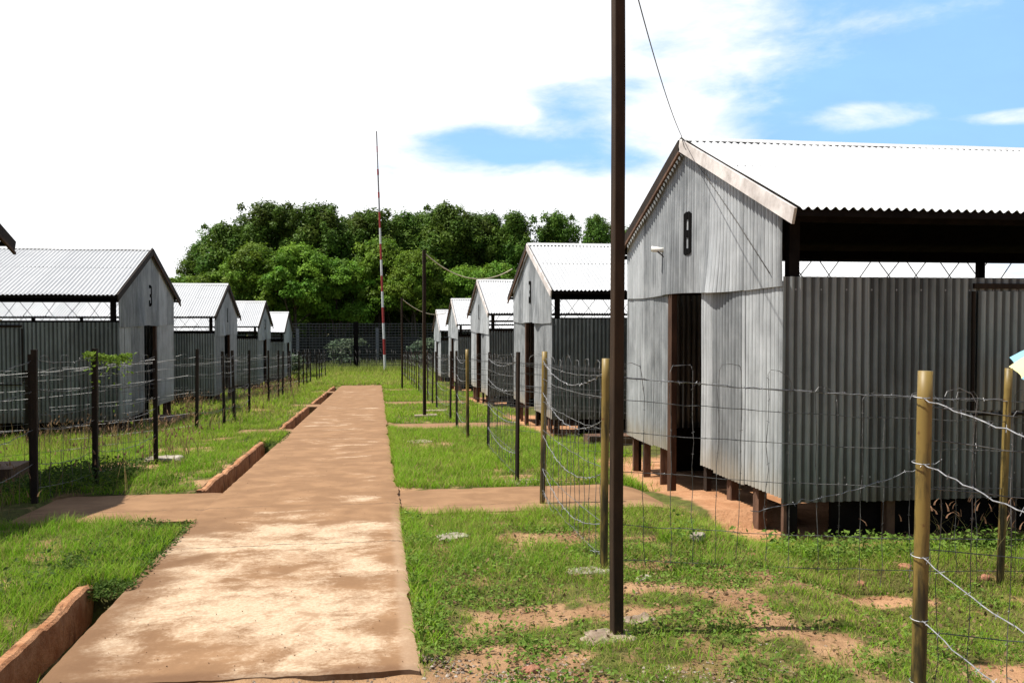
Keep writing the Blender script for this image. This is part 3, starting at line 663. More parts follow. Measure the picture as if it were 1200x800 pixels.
def fence_line(root, pts, strands, sag, detail, mesh=True, post_h=1.55, kinds=None, extra=None, skip=(), mesh_h=(1.43, 1.27, 1.04, .75, .35, .10), posts=True, wire='wire'):
    W = [np.array(p, float) for p in pts]
    if posts:
        for k, p in enumerate(W):
            kind = kinds[k] if kinds else 'wood'
            if kind is None: continue
            h = post_h + rng.uniform(-.02, .02) + (extra[k] if extra else 0); g0 = gpt(*p)
            lean = rng.normal(size=2) * 0.012
            o = MB()
            if kind == 'olive':
                rr_ = 0.029 if k or detail < 3 else 0.034
                zz_ = np.linspace(-0.15, h, 12)
                o.tube([(lean[0] * z, lean[1] * z, z) for z in zz_], rr_, 16)
            elif kind == 'thin':
                o.beam((0, 0, -.15), (lean[0] * h, lean[1] * h, h), .036, .036)
            else:
                o.beam((0, 0, -.15), (lean[0] * h, lean[1] * h, h), .056, .056, (0, 1, 0), .95)
            ob_ = o.build('post', MAT['olive_pipe' if kind == 'olive' else 'fence_wood'], root, kind == 'olive')
            ob_.location = tuple(g0 - np.array(root.location)); ob_.rotation_euler[2] = rng.uniform(-.15, .15)
    rl = np.array(root.location)
    rad = 0.0033 if detail >= 2 else 0.0036
    for hgt in strands:
        mb = MB()
        for k in range(len(W) - 1):
            if k in skip: continue
            a, b_ = gpt(*W[k], hgt), gpt(*W[k + 1], hgt * (1 + rng.uniform(-.02, .02))); Ln = np.linalg.norm(b_ - a)
            P = strand(a, b_, sag * rng.uniform(.7, 1.25) * min(1, Ln / 2.6), 0.004 if detail >= 2 else 0.002, max(5, int(Ln / (.07 if detail >= 2 else .25)))) - rl
            mb.tube(P, rad, 4)
            if detail >= 2: barbs(mb, P, 0.13 if detail == 2 else 0.105, 0.019, 0.0013)
            if detail >= 3:                     # tie rings round the post
                for q in (a, b_):
                    an = np.linspace(0, 2 * math.pi, 13); mb.tube(np.stack([q[0] + .039 * np.cos(an), q[1] + .039 * np.sin(an), q[2] + .004 * np.sin(an)], -1) - rl, .0026, 4)
        if mb.n: mb.build('barbed_wire', MAT[wire], root)
    if mesh:
        for k in range(len(W) - 1):
            if k in skip: continue
            mb = MB(); d = W[k + 1] - W[k]; Ln = np.linalg.norm(d); d = d / Ln; nrm_ = np.array((-d[1], d[0]))
            for hgt in mesh_h:
                P = strand(gpt(*W[k], hgt), gpt(*W[k + 1], hgt), .02 + .02 * rng.random(), .004 if detail >= 2 else 0.0, max(6, int(Ln / (.15 if detail >= 2 else .5)))) - rl
                mb.tube(P, .0026, 4, False)
                if detail >= 2: barbs(mb, P, .24, .014, .0013)
            stepv = {3: .185, 2: .19, 1: .26, 0: .5}[detail]
            u = stepv * .6
            while u < Ln - .1:
                ue = u + stepv * .92; top = 1.50 + rng.uniform(-.025, .03)
                line = []
                lean_ = rng.uniform(-.03, .03)
                def q(uu, hh, o=0.0): 
                    xy = W[k] + d * (uu + lean_ * (1 - hh / 1.5)) + nrm_ * o; return gpt(xy[0], xy[1], hh)
                if detail >= 1:
                    hs = np.linspace(.04, top - .05, 9 if detail >= 2 else 4)
                    line = [q(u + rng.normal() * .006, h, rng.normal() * .006) for h in hs]
                    line += [q(u + .02, top - .008), q((u + ue) / 2, top + .004 + rng.normal() * .008), q(ue - .02, top - .01)]
                    line += [q(ue + rng.normal() * .006, h, rng.normal() * .006) for h in hs[::-1]]
                else: line = [q(u, .04), q(u, top)]
                P = np.array(line) - rl
                mb.tube(P, .0025, 4, False)
                if detail >= 2: barbs(mb, P, .16, .013, .0013)
                u += stepv * 2
            mb.build('wire_mesh', MAT['old_wire'], root)
    return root
def fence(x, y, label):
    r = empty('barbed_wire_fence', tuple(gpt(x, y))); return tag(r, label, 'fence', 'barbed wire fences round the huts')
S4 = (1.46, 1.12, .72, .36)
# near right corner, the enclosure next to the camera
f = fence(2.53, 3.87, 'nearest barbed wire fence with a thick olive corner post at lower right')
fence_line(f, [(2.53, 3.87), (5.4, 3.92), (8.2, 3.95)], (), .0, 3, True, 1.60, ['olive', 'olive', 'olive'])
fence_line(f, [(2.53, 3.87), (2.33, 1.3)], (1.47, 1.16, .72, .42, .12), .10, 3, False, kinds=[None, 'olive'])
# enclosure of the hut numbered 8
f = fence(1.63, 6.33, 'fence round the hut numbered 8, its olive pipe posts nearest the tall pole')
fence_line(f, [(1.63, 6.33), (4.8, 6.3), (8.2, 6.35)], (1.43,), .03, 2, True, 1.55, ['olive', 'olive', 'olive'], [0, .12, .12])
loose = MB(); P = strand(gpt(4.3, 6.31, 1.0), gpt(2.75, 6.31, .42), .05, .006, 26) - np.array(f.location); loose.tube(P, .003, 4); barbs(loose, P, .12, .018, .0015); loose.build('barbed_wire', MAT['wire'], f)
fence_line(f, [(1.63, 6.33), (1.67, 9.0)], S4 + (.14,), .17, 2, True, 1.56, [None, 'olive'])
fence_line(f, [(1.64, 10.5), (1.72, 14.0)], S4, .10, 2, True, 1.55, ['thin', 'thin'])
fence_line(f, [(1.72, 14.0), (5.0, 14.0), (8.4, 14.0)], (1.43, 1.0), .05, 1, True, 1.55, [None, 'thin', 'thin'])
f = fence(1.58, 15.75, 'fence of thin dark posts round the second hut on the right')
fence_line(f, [(1.58, 15.75), (1.58, 18.0)], S4, .12, 1, True, 1.6, ['olive', 'thin'])
fence_line(f, [(1.66, 20.6), (1.62, 24.7)], S4, .12, 1, True, 1.6, ['thin', 'thin'])
fence_line(f, [(1.58, 15.75), (4.9, 15.75), (8, 15.75)], (1.45, 1.1, .7), .08, 1, True, 1.55, [None, 'thin', 'thin'])
f = fence(1.6, 26.4, 'fence of thin dark posts round the third hut on the right')
fence_line(f, [(1.6, 26.4), (1.6, 28.8)], S4, .1, 1, True, 1.6, ['thin', 'thin'])
fence_line(f, [(1.6, 31.4), (1.6, 35.2)], S4, .1, 1, True, 1.6, ['thin', 'thin'])
fence_line(f, [(1.6, 26.4), (4.9, 26.4), (8, 26.4)], (1.45, 1.1, .7), .08, 1, True, 1.55, [None, 'thin', 'thin'])
f = fence(1.6, 37.4, 'short fence round the fourth hut on the right')
fence_line(f, [(1.6, 37.4), (1.6, 39.9), (1.6, 42.3), (1.6, 46)], S4, .1, 0, True, 1.6, ['thin'] * 4)
fence_line(f, [(1.6, 37.4), (4.9, 37.4)], S4, .1, 0, True, 1.55, [None, 'thin'])
f = fence(1.6, 48.4, 'farthest fence on the right, round the last hut of its row')
fence_line(f, [(1.6, 48.4), (1.6, 51), (1.6, 53.5), (1.6, 57)], S4, .1, 0, True, 1.6, ['thin'] * 4)
# left side
f = fence(-3.42, 9.6, 'fence at the left edge with dark square posts, green creeper on its top wire')
fence_line(f, [(-3.5, 6.4), (-3.42, 9.6), (-3.18, 10.75), (-3.0, 12.8)], (1.45, 1.15, .75, .4), .10, 2, False, 1.56, ['wood'] * 4, wire='old_wire')
fence_line(f, [(-3.42, 9.6), (-3.18, 10.75), (-3.0, 12.8)], (), .0, 2, True, posts=False, mesh_h=(1.3, .9, .15))
fence_line(f, [(-3.52, 9.85), (-3.52, 9.9)], (), 0, 1, False, 1.5, ['wood', None])
fence_line(f, [(-3.0, 12.8), (-6.0, 12.9), (-9.0, 12.9)], (1.43, 1.1, .7), .05, 1, True, 1.5, [None, 'wood', 'wood'], wire='old_wire')
creeper_root = f
f = fence(-3.5, 18.2, 'dark post fence round the hut numbered 3 on the left')
fence_line(f, [(-3.5, 18.2), (-3.22, 19.7), (-3.15, 20.6), (-3.2, 23.3)], S4, .10, 1, True, 1.58, ['wood'] * 4, wire='old_wire')
fence_line(f, [(-3.5, 18.2), (-6.6, 18.2), (-9.8, 18.2)], (1.43, 1.1, .7), .06, 1, True, 1.5, [None, 'wood', 'wood'], wire='old_wire')
f = fence(-3.2, 27.4, 'dark post fence round the second whole hut on the left')
fence_line(f, [(-3.2, 27.4), (-3.2, 30.0), (-3.2, 31.4), (-3.2, 34.4)], S4, .10, 1, True, 1.6, ['wood'] * 4, wire='old_wire')
fence_line(f, [(-3.2, 27.4), (-6.4, 27.6), (-9.6, 27.6)], (1.43, 1.1, .7), .06, 1, True, 1.5, [None, 'wood', 'wood'], wire='old_wire')
f = fence(-3.2, 37.8, 'dark post fence round the third whole hut on the left')
fence_line(f, [(-3.2, 37.8), (-3.2, 40.0), (-3.2, 41.8), (-3.2, 44.2)], S4, .10, 0, True, 1.6, ['wood'] * 4)
fence_line(f, [(-3.2, 37.8), (-6.4, 37.8)], S4, .1, 0, True, 1.55, [None, 'wood'])
f = fence(-3.2, 48.8, 'farthest fence on the left, round the last hut of its row')
fence_line(f, [(-3.2, 48.8), (-3.2, 51), (-3.2, 53.2), (-3.2, 57)], S4, .10, 0, True, 1.6, ['wood'] * 4)

# ------------------------------------------------------------------ poles and cables
def pole(x, y, h, w, label, stone=True):
    r = empty('timber_pole', tuple(gpt(x, y))); tag(r, label, 'pole', 'timber poles between path and fence')
    mb = MB(); n = 14
    for k in range(n):                          # short lengths with a slight wander so that the edge is not ruler straight
        z0, z1 = -0.3 + (h + .3) * k / n, -0.3 + (h + .3) * (k + 1) / n
    zz_ = np.linspace(-.3, h, 26); ang = R(8)
    ring = []
    for z in zz_:
        ox, oy = 0.004 * (vn(z * 1.3, 0.5, int(x * 10)) - .5) * 2, 0.004 * (vn(z * 1.3, 3.5, 4) - .5) * 2
        row = []
        for (a, c) in ((-1, -.86), (-.86, -1), (.86, -1), (1, -.86), (1, .86), (.86, 1), (-.86, 1), (-1, .86), (-1, -.86)):
            px_, py_ = a * w / 2, c * w / 2
            row.append((px_ * math.cos(ang) - py_ * math.sin(ang) + ox, px_ * math.sin(ang) + py_ * math.cos(ang) + oy, z))
        ring.append(row)
    P = np.array(ring); mb.grid(P); mb.add(P[-1][:8], [(0, 1, 2, 3), (0, 3, 4, 7), (4, 5, 6, 7)])
    mb.build('shaft', MAT['pole_wood'], r)
    MB().tube([(0, -w / 2 - .03, h - .06), (0, w / 2 + .03, h - .06)], .012, 6).build('bolt', MAT['dark_metal'], r)
    return r
pole(1.37, 5.02, 4.05, .064, 'tall thick square brown pole in front, rising beyond the top of the picture')
pole(1.12, 21.6, 4.0, .075, 'second dark pole, carrying the pale cable to the second right hut')
pole(1.06, 39.0, 3.95, .075, 'farthest dark pole, close to the striped mast')
def cable(a, b_, sag, r, m, label, extra=None):
    P = strand(np.array(a, float), np.array(b_, float), sag, 0, 40)
    if extra is not None: P = np.concatenate([P, np.array(extra, float)])
    o = empty('cable', tuple(P[0])); MB().tube(P - P[0], r, 6).build('cord', MAT[m], o, True)
    return tag(o, label, 'cable', 'cables running from poles to huts')
zb = float(base(10.5)) + .2
cable((1.40, 5.02, float(G(1.37, 5.02)) + 3.98), (3.63, 10.42, zb + 3.90), .10, .0045, 'cable', 'thin dark cable from the front pole to the gable of the hut numbered 8',
      [(3.615, 10.28, zb + 3.74), (3.66, 10.1, zb + 3.58), (3.70, 9.6, zb + 3.2), (3.702, 8.9, zb + 2.72), (3.705, 8.1, zb + 2.14)])
zb2 = float(base(21.0)) + .2; zb3 = float(base(31.6)) + .2
cable((1.12, 21.6, float(G(1.12, 21.6)) + 3.94), (3.38, 22.4, zb2 + 3.35), .42, .014, 'pale_cable', 'pale sagging cable from the second pole to the second right hut')
cable((1.06, 39.0, float(G(1.06, 39.0)) + 3.9), (3.36, 44.4, float(base(42.8)) + .2 + 3.2), .3, .016, 'pale_cable', 'pale sagging cable from the farthest pole to the right row')
# striped mast
gm = gpt(0.55, 64.0)
r = tag(empty('striped_mast', tuple(gm)), 'tall slim red and white striped mast at the end of the path', 'mast')
tilt = np.array((-0.56 / 17.6, 0, 1.0))
for k in range(11):
    z0 = -0.1 if k == 0 else 0.25 + (k - 1) * 1.115; z1 = 0.25 + k * 1.115
    MB().tube([tilt * z0, tilt * z1], .10 - .003 * k, 10).build('band', MAT['red_paint' if k % 2 == 0 else 'white_paint'], r, False)
MB().tube([tilt * 11.4, tilt * 14.2], .055, 8).build('upper_tube', MAT['grey_paint'], r)
MB().tube([tilt * 14.2, tilt * 17.05], .042, 8).build('top_rod', MAT['grey_paint'], r)
for z0 in (12.6, 14.2, 15.8): MB().tube([tilt * (z0 - .2), tilt * (z0 + .2)], .068 if z0 < 15 else .044, 8).build('clamp', MAT['red_paint'], r)

# ------------------------------------------------------------------ perimeter fence at the end of the camp, wall behind it
FY = 67.0; gz_ = float(base(FY))
r = tag(empty('perimeter_fence', (0, FY, gz_)), 'high dark wire fence with coiled razor wire closing the far end of the camp', 'fence')
for k, x in enumerate(np.arange(-22, 27, 3.4)):
    big_ = abs(x + 1.6) < 1.8
    MB().box((x if not big_ else -1.55, 0, 1.78), ((.34, .3, 3.75) if big_ else (.11, .11, 3.6))).build('post', MAT['black_board'], r)
mb = MB()
for z in np.linspace(.25, 3.5, 17): mb.beam((-23, -.06, z), (27, -.06, z), .02, .04)
mb.build('wires', MAT['fence_steel'], r)
mb = MB()
for x in np.arange(-22.9, 27, .24): mb.beam((x, -.09, .05), (x + rng.normal() * .02, -.09, 3.5), .03, .016)
mb.build('droppers', MAT['fence_steel'], r)
mb = MB(); t = np.linspace(0, 1, 5200); an = t * 2 * math.pi * 210
for (oy, oz, rr_) in ((-1.0, .55, .5), (-1.35, 1.25, .42)):
    rw = rr_ * (.75 + .45 * vn(t * 160, t * 0, int(oz * 10))); mb.tube(np.stack([-22 + 48 * t + .12 * np.sin(an * .37), oy + rw * np.cos(an), oz + .12 * (vn(t * 60, t * 0, 5) - .5) + rw * np.sin(an)], -1), .009, 3, False)
mb.build('razor_coil', MAT['dark_metal'], r)
r = tag(empty('concrete_wall', (2, 76.0, float(base(76)))), 'long dark grey concrete wall seen through the perimeter fence', 'wall')
MB().box((0, 0, 1.2), (64, .25, 2.4)).build('panel', MAT['grey_wall'], r)
for x in (-28, -15, -8.5, -2.0, 4.5, 11, 18): MB().box((x, -.2, 1.55), (.24, .3, 3.1)).build('pier', MAT['grey_paint'], r)

# ------------------------------------------------------------------ trees
def leaf_cloud(clumps, per, size, tint, seed, up=0.35, flat=-0.35):
    g = np.random.default_rng(seed); Vs, Qs, Cs = [], [], []; n0 = 0
    for (c, rad, k) in clumps:
        n = int(per * k)
        d = g.normal(size=(n, 3)); d /= np.linalg.norm(d, axis=1)[:, None]
        d[:, 2] = np.where(d[:, 2] < flat, -d[:, 2] * .6, d[:, 2])
        rr_ = g.uniform(.55, 1.0, n) ** 0.6
        lump = 1 + 0.34 * np.sin(d[:, 0] * 5.1 + seed + rad[0] * 9) * np.sin(d[:, 2] * 4.3 + c[0]) + 0.17 * g.normal(size=n)
        p = np.array(c) + d * np.array(rad) * (rr_ * lump)[:, None]
        nm = d * 1.0 + g.normal(size=(n, 3)) * .55; nm[:, 2] += up; nm /= np.linalg.norm(nm, axis=1)[:, None]
        a = np.cross(nm, g.normal(size=(n, 3))); a /= np.linalg.norm(a, axis=1)[:, None]; b_ = np.cross(nm, a)
        s = size * g.uniform(.6, 1.35, n)[:, None]
        q = np.stack([p - a * s, p + b_ * s * .45, p + a * s, p - b_ * s * .45], 1)
        Vs.append(q.reshape(-1, 3)); Qs.append(np.arange(4 * n).reshape(-1, 4) + n0); n0 += 4 * n
        ct = np.array(tint) * g.uniform(.72, 1.28) * g.uniform(.75, 1.25, (n, 1)); ct[:, 0] *= g.uniform(.85, 1.15)
        Cs.append(np.repeat(ct, 4, 0))
    return raw_mesh('crown', np.concatenate(Vs), np.concatenate(Qs), None, None, np.concatenate(Cs))
def limb(mb, a, b_, r0, r1, g, n=7):
    t = np.linspace(0, 1, n)[:, None]; P = np.array(a) * (1 - t) + np.array(b_) * t
    P[1:-1] += g.normal(size=(n - 2, 3)) * np.linalg.norm(np.array(b_) - a) * .02
    mb.tube(P, np.linspace(r0, r1, n), 7)
def tree_proto(kind, seed):
    g = np.random.default_rng(seed); clumps = []; mb = MB()
    if kind == 'tall':
        H, z0, cw = 15.0, 2.2, 2.5
        limb(mb, (0, 0, -.3), (g.normal() * .3, g.normal() * .3, H * .78), .20, .06, g)
        for k in range(50):
            t = (k + g.random()) / 50; z = z0 + (H - 1.0 - z0) * t
            w = cw * (0.55 + 0.75 * math.sin(math.pi * (0.18 + .74 * t))) * .8
            an = g.uniform(0, 6.28); rr_ = w * g.uniform(.25, 1.0)
            c = (math.cos(an) * rr_, math.sin(an) * rr_, z); s = g.uniform(.7, 1.15)
            clumps.append((c, (s, s, s * 1.3), s * s))
            if k % 4 == 0: limb(mb, (0, 0, max(2.5, z - 2.2)), c, .07, .02, g, 5)
        clumps.append(((0, 0, H - .8), (.9, .9, .8), .8))
        for k in range(20):                     # loose sprays that break the outline
            t = g.uniform(.35, 1.02); an = g.uniform(0, 6.28); w = cw * (0.55 + 0.75 * math.sin(math.pi * (0.18 + .74 * min(t, 1)))) * g.uniform(.85, 1.25)
            s = g.uniform(.3, .55); clumps.append(((math.cos(an) * w, math.sin(an) * w, z0 + (H - .6 - z0) * t), (s, s, s * 1.2), s * s * .9))
        me = leaf_cloud(clumps, 760, .15, (0.088, 0.150, 0.021), seed, .3, -.85)
    elif kind == 'broad':
        H, z0, cw = 10.0, 4.0, 3.3
        for q in range(3): limb(mb, (q * .25 - .25, 0, -.3), (g.normal() * 1.2, g.normal() * 1.0, H * .62), .17, .05, g)
        for k in range(62):
            t = g.uniform(0, 1) ** .8; z = z0 + (H - 1.1 - z0) * t
            w = cw * math.sqrt(max(.05, 1 - max(0, (t - .25) / .78) ** 2))
            an = g.uniform(0, 6.28); rr_ = w * g.uniform(.3, 1.0)
            c = (math.cos(an) * rr_, math.sin(an) * rr_, z); s = g.uniform(.7, 1.2)
            clumps.append((c, (s, s, s * .85), s * s))
            if k % 6 == 0: limb(mb, (0, 0, max(1.5, z - 2)), c, .06, .02, g, 5)
        clumps.append(((0, 0, H - .9), (1.3, 1.3, .8), 1.3))
        for k in range(22):
            t = g.uniform(.2, 1.0); an = g.uniform(0, 6.28); w = cw * math.sqrt(max(.12, 1 - max(0, (t - .25) / .78) ** 2)) * g.uniform(.95, 1.25)
            s = g.uniform(.35, .6); clumps.append(((math.cos(an) * w, math.sin(an) * w, z0 + (H - .7 - z0) * t), (s, s, s * .9), s * s * .9))
        me = leaf_cloud(clumps, 760, .14, (0.124, 0.215, 0.020), seed)
    else:
        H = 2.2
        for k in range(9):
            an = g.uniform(0, 6.28); rr_ = g.uniform(.1, .8); s = g.uniform(.4, .65)
            c = (math.cos(an) * rr_, math.sin(an) * rr_, g.uniform(.45, 1.7)); clumps.append((c, (s, s, s * .8), s))
            limb(mb, (0, 0, -.1), c, .03, .012, g, 4)
        me = leaf_cloud(clumps, 420, .10, (0.11, 0.15, 0.085), seed)
    tk = mb.build('trunk', MAT['bark'], None, True); tm = tk.data; bpy.data.objects.remove(tk)
    me.materials.append(MAT['leaf'])
    return me, tm, H
PROTO = {'tall': [tree_proto('tall', s) for s in (3, 8, 15, 21)], 'broad': [tree_proto('broad', s) for s in (4, 9, 14, 27)], 'bush': [tree_proto('bush', s) for s in (6, 12)]}
def tree(kind, x, y, h, label, wid=1.0, v=0):
    me, tm, H = PROTO[kind][v % len(PROTO[kind])]
    r = empty({'tall': 'tall_tree', 'broad': 'broad_tree', 'bush': 'shrub'}[kind], (x, y, float(base(y)) - .05), rng.uniform(0, 6.28))
    tag(r, label, 'shrub' if kind == 'bush' else 'tree', 'trees beyond the perimeter fence'); s = h / H
    r.scale = (s * wid, s * wid, s)
    link('trunk', tm, None, r); link('crown', me, None, r)
    return r
T = 'tall'; Bd = 'broad'
TREES = [
 (T, -14.7, 90, 13.2, 1.2, 'tall pale tree at the left end of the back row of trees'),
 (T, -11.0, 91, 15.4, 1.15, 'highest tree of the left half, rising over bushy trees beside left huts'),
 (T, -8.2, 93, 15.0, 1.1, 'tall dark tree right of the highest left tree'),
 (T, -5.4, 90, 15.2, 1.1, 'tall dark back-row tree midway between left huts and striped mast'),
 (T, -3.0, 93, 14.0, 1.1, 'tall dark tree a little left of the striped mast, set back'),
 (T, -0.8, 90, 14.7, 1.1, 'tall tree directly behind the upper striped mast'),
 (T, 2.6, 91, 14.4, 1.1, 'tall tree just right of the striped mast top'),
 (T, 4.8, 93, 14.8, 1.1, 'tall dark tree between striped mast and highest right tree'),
 (T, 6.8, 90, 15.5, 1.1, 'highest tree right of the striped mast, above the second pole'),
 (T, 9.6, 91, 14.6, 1.1, 'tall tree above the third hut of the right row'),
 (T, 12.0, 93, 14.8, 1.1, 'tall dark tree set back left of the sky gap'),
 (T, 13.9, 90, 14.7, 1.0, 'tall tree on the left side of the sky gap above the second right hut'),
 (T, 18.2, 90, 14.8, .95, 'lone slim tree right of the sky gap, over the second right hut roof'),
 (T, 22.4, 90, 14.5, .92, 'slim tree with open branches just left of the tall front pole'),
 (T, 25.8, 91, 13.3, .9, 'tree top peeping out between the front pole and hut numbered 8'),
 (T, -12.8, 97, 14.0, 1.1, 'dark tree filling the back row above the second left hut'),
 (T, 1.0, 98, 14.6, 1.1, 'dark tree far behind the upper mast, between two taller crowns'),
 (T, 8.4, 98, 15.0, 1.1, 'dark tree far back above the fourth right hut'),
 (T, -17.2, 92, 11.2, 1.15, 'shorter tall-crowned tree at the far left end of the tree belt'),
 (T, -6.8, 98, 15.4, 1.1, 'dark tree far behind the third left hut, in the back row'),
 (T, -2.0, 98, 15.2, 1.1, 'dark tree far back just left of the upper mast'),
 (T, 3.7, 98, 15.2, 1.1, 'dark tree far back a little right of the mast'),
 (T, 11.0, 98, 15.2, 1.1, 'dark tree far back left of the second right hut gable'),
 (Bd, -16.2, 81, 7.8, 1.2, 'low leafy tree farthest left, over the numbered 3 hut roof'),
 (Bd, -13.9, 82, 8.3, 1.0, 'low broad tree above the second left hut roof'),
 (Bd, -10.3, 80, 10.6, .95, 'bright broad tree with rounded crown behind the second left hut'),
 (Bd, -6.9, 79, 10.5, .95, 'bright broad tree above the third and last left huts'),
 (Bd, -3.2, 80, 9.3, 1.0, 'broad tree midway between left huts and striped mast, front row'),
 (Bd, 0.5, 82, 11.4, .85, 'broad tall-crowned tree behind the middle of the striped mast'),
 (Bd, 3.2, 79, 10.1, .85, 'broad tree right of the striped mast, behind the second pole'),
 (Bd, 7.5, 80, 8.7, .9, 'broad tree behind the farthest right huts'),
 (Bd, 11.0, 81, 9.2, .85, 'broad tree behind the gable of the second right hut'),
 (Bd, 5.2, 84, 7.0, .9, 'short dark broad tree low behind the farthest pole'),
 (Bd, -5.0, 85, 8.0, 1.2, 'dark broad tree in shade low behind the bright front trees'),
 (Bd, -0.9, 86, 8.0, 1.2, 'dark broad tree in shade low behind the striped mast'),
 (Bd, 9.0, 86, 9.0, 1.1, 'dark broad tree filling the low gap over the third right hut'),
 (Bd, 14.5, 84, 8.2, 1.0, 'broad tree hidden low behind the second right hut roof'),
 (Bd, 20.5, 86, 8.9, 1.0, 'broad tree low behind the ridge of the second right hut'),
]
for k, (kd, x, y, h, w, lb) in enumerate(TREES): tree(kd, x, y, h, lb, w, k)
tree('bush', -2.55, 72.0, 2.6, 'pale grey green shrub behind the perimeter fence, left of its thick post', 1.25, 0)
tree('bush', 3.9, 72.0, 2.5, 'pale shrub behind the perimeter fence, right of the striped mast', 1.25, 1)
tree('bush', -5.6, 62.0, 1.6, 'small green bush before the perimeter fence beside the last left hut', 1.0, 1)

# ------------------------------------------------------------------ slabs, stones, steps, umbrella
def lump(name, x, y, d, m, label, cat, rz=0.0, seed=0, dz=0.0, group=None, rough=.16):
    g = np.random.default_rng(seed); nu, nv = 30, 11
    u = np.linspace(0, 2 * math.pi, nu, endpoint=False); v = np.linspace(-.5 * math.pi, .5 * math.pi, nv)
    U, Vv = np.meshgrid(u, v)
    sq = lambda a: np.sign(a) * np.abs(a) ** .55
    P = np.stack([sq(np.cos(U)) * sq(np.cos(Vv)), sq(np.sin(U)) * sq(np.cos(Vv)), sq(np.sin(Vv))], -1)
    k = 1 + rough * (fbm(P[..., 0] * 2.2 + seed, P[..., 1] * 2.2 + P[..., 2], 30 + seed) - .5) * 2
    P[..., :2] *= k[..., None] * (1 + rough * .7 * (fbm(P[..., 0] * 6 + seed, P[..., 1] * 6, 70 + seed) - .5))[..., None]; P[..., 2] *= (1 + 2.2 * rough * (fbm(P[..., 0] * 2.5, P[..., 1] * 2.5, seed + 5) - .5) * 2)
    P = P * np.array(d) / 2
    Vx = P.reshape(-1, 3); Q = []
    for a in range(nv - 1):
        for b_ in range(nu): Q.append((a * nu + b_, a * nu + (b_ + 1) % nu, (a + 1) * nu + (b_ + 1) % nu, (a + 1) * nu + b_))
    o = MB().add(Vx, Q).build(name, MAT[m], None, False); o.location = gpt(x, y, dz - .012); o.rotation_euler[2] = rz
    return tag(o, label, cat, group)
lump('stone_slab', .62, 7.42, (.27, .20, .05), 'white_stone', 'white flat broken stone in the grass right of the path', 'stone', .3, 1, .03)
lump('concrete_footing', 1.31, 5.0, (.30, .24, .07), 'concrete', 'broken concrete footing left of the tall front pole', 'concrete', .2, 2, .0, None, .34)
lump('concrete_footing', 1.58, 5.25, (.20, .14, .06), 'concrete', 'small concrete piece right of the tall front pole base', 'concrete', .5, 3, .0, None, .3)
lump('stone_slab', 1.55, 6.32, (.40, .18, .035), 'white_stone', 'thin pale slab at the foot of the olive corner post', 'stone', .1, 4, .02)
lump('stone_slab', 1.86, 6.10, (.14, .08, .03), 'white_stone', 'small white stone right of the olive corner post foot', 'stone', .8, 5, .02)
lump('stone_slab', .72, 15.6, (.40, .42, .03), 'concrete', 'pale flat rubble in the lawn between two side paths', 'stone', .4, 6, .02)
lump('concrete_footing', 1.72, 10.55, (.5, .3, .08), 'concrete', 'pale concrete footing beside the first right side path', 'concrete', .2, 7, .0)
lump('rubble', .78, 4.52, (.10, .07, .06), 'rubble_red', 'red broken brick bit among gravel near path end', 'rubble', .7, 8, .01)
lump('rubble', 2.63, 7.1, (.14, .1, .09), 'white_stone', 'white stone at the corner of the hut numbered 8', 'stone', .7, 9, .04)
for k, (x, y, s) in enumerate(((3.25, 6.55, .16), (3.75, 6.5, .13), (4.2, 6.62, .18), (2.95, 6.75, .12), (4.75, 6.4, .14))):
    lump('rubble', x, y, (s * .6, s * .45, s * .32), 'rubble_red', 'reddish clod on the bank before the hut numbered 8', 'rubble', k, 20 + k, .02, 'reddish clods on the bank')
lump('white_block', -2.93, 12.95, (.5, .28, .09), 'white_stone', 'white flat block at the foot of the third left fence post', 'stone', .1, 10, .05)
def step(x, y, d, label, m='concrete', dz=0.0):
    o = MB().box((0, 0, d[2] / 2), d, 0, .012).build('step', MAT[m], None); o.location = gpt(x, y, dz - .03)
    return tag(o, label, 'step')
step(-5.05, 22.7, (.8, 1.5, .26), 'brown plank step before the doorway of the hut numbered 3', 'stilt_wood')
step(-4.9, 12.05, (.9, .7, .42), 'low brown block with pale top at the left edge of the picture', 'stilt_wood')
step(2.75, 14.9, (.1, .1, .02), 'flat grey paving piece in lawn before the second right hut', 'concrete')
step(1.15, 21.65, (.55, .4, .07), 'pale slab under the second dark pole', 'concrete')
step(1.5, 23.4, (.6, .35, .06), 'pale slab beside the second dark pole', 'concrete')
step(4.6, 16.9, (1.2, .5, .22), 'orange brown plank in front of the second right hut', 'stilt_wood')
# beach umbrella seen at the right edge
ux, uy = 6.0, 6.96; g0 = gpt(ux, uy)
r = tag(empty('umbrella', tuple(g0)), 'pale blue and yellow umbrella at the right edge beside the near hut', 'umbrella')
rim = 0.52; zr = 1.80 - 71 / 1050 * 7.75 - g0[2]
MB().tube([(0, 0, -.1), (0, 0, zr + .34)], .011, 8).build('pole', MAT['white_paint'], r)
for k in range(14):
    a0, a1 = k * math.pi / 7 + math.pi, (k + 1) * math.pi / 7 + math.pi
    rows = []
    for t in np.linspace(0, 1, 7):
        rows.append([(rim * t * math.cos(a0 + (a1 - a0) * s) * (1 - .10 * t * math.sin(math.pi * s)), rim * t * math.sin(a0 + (a1 - a0) * s) * (1 - .10 * t * math.sin(math.pi * s)), zr + .34 * (1 - t ** 1.5) - .015 * math.sin(math.pi * s) * t + .40 * rim * t * math.sin(a0 + (a1 - a0) * s)) for s in np.linspace(0, 1, 6)])
    o = MB(); o.grid(np.array(rows)); o.build('panel', MAT['yellow_cloth' if k % 2 else 'blue_cloth'], r, True)

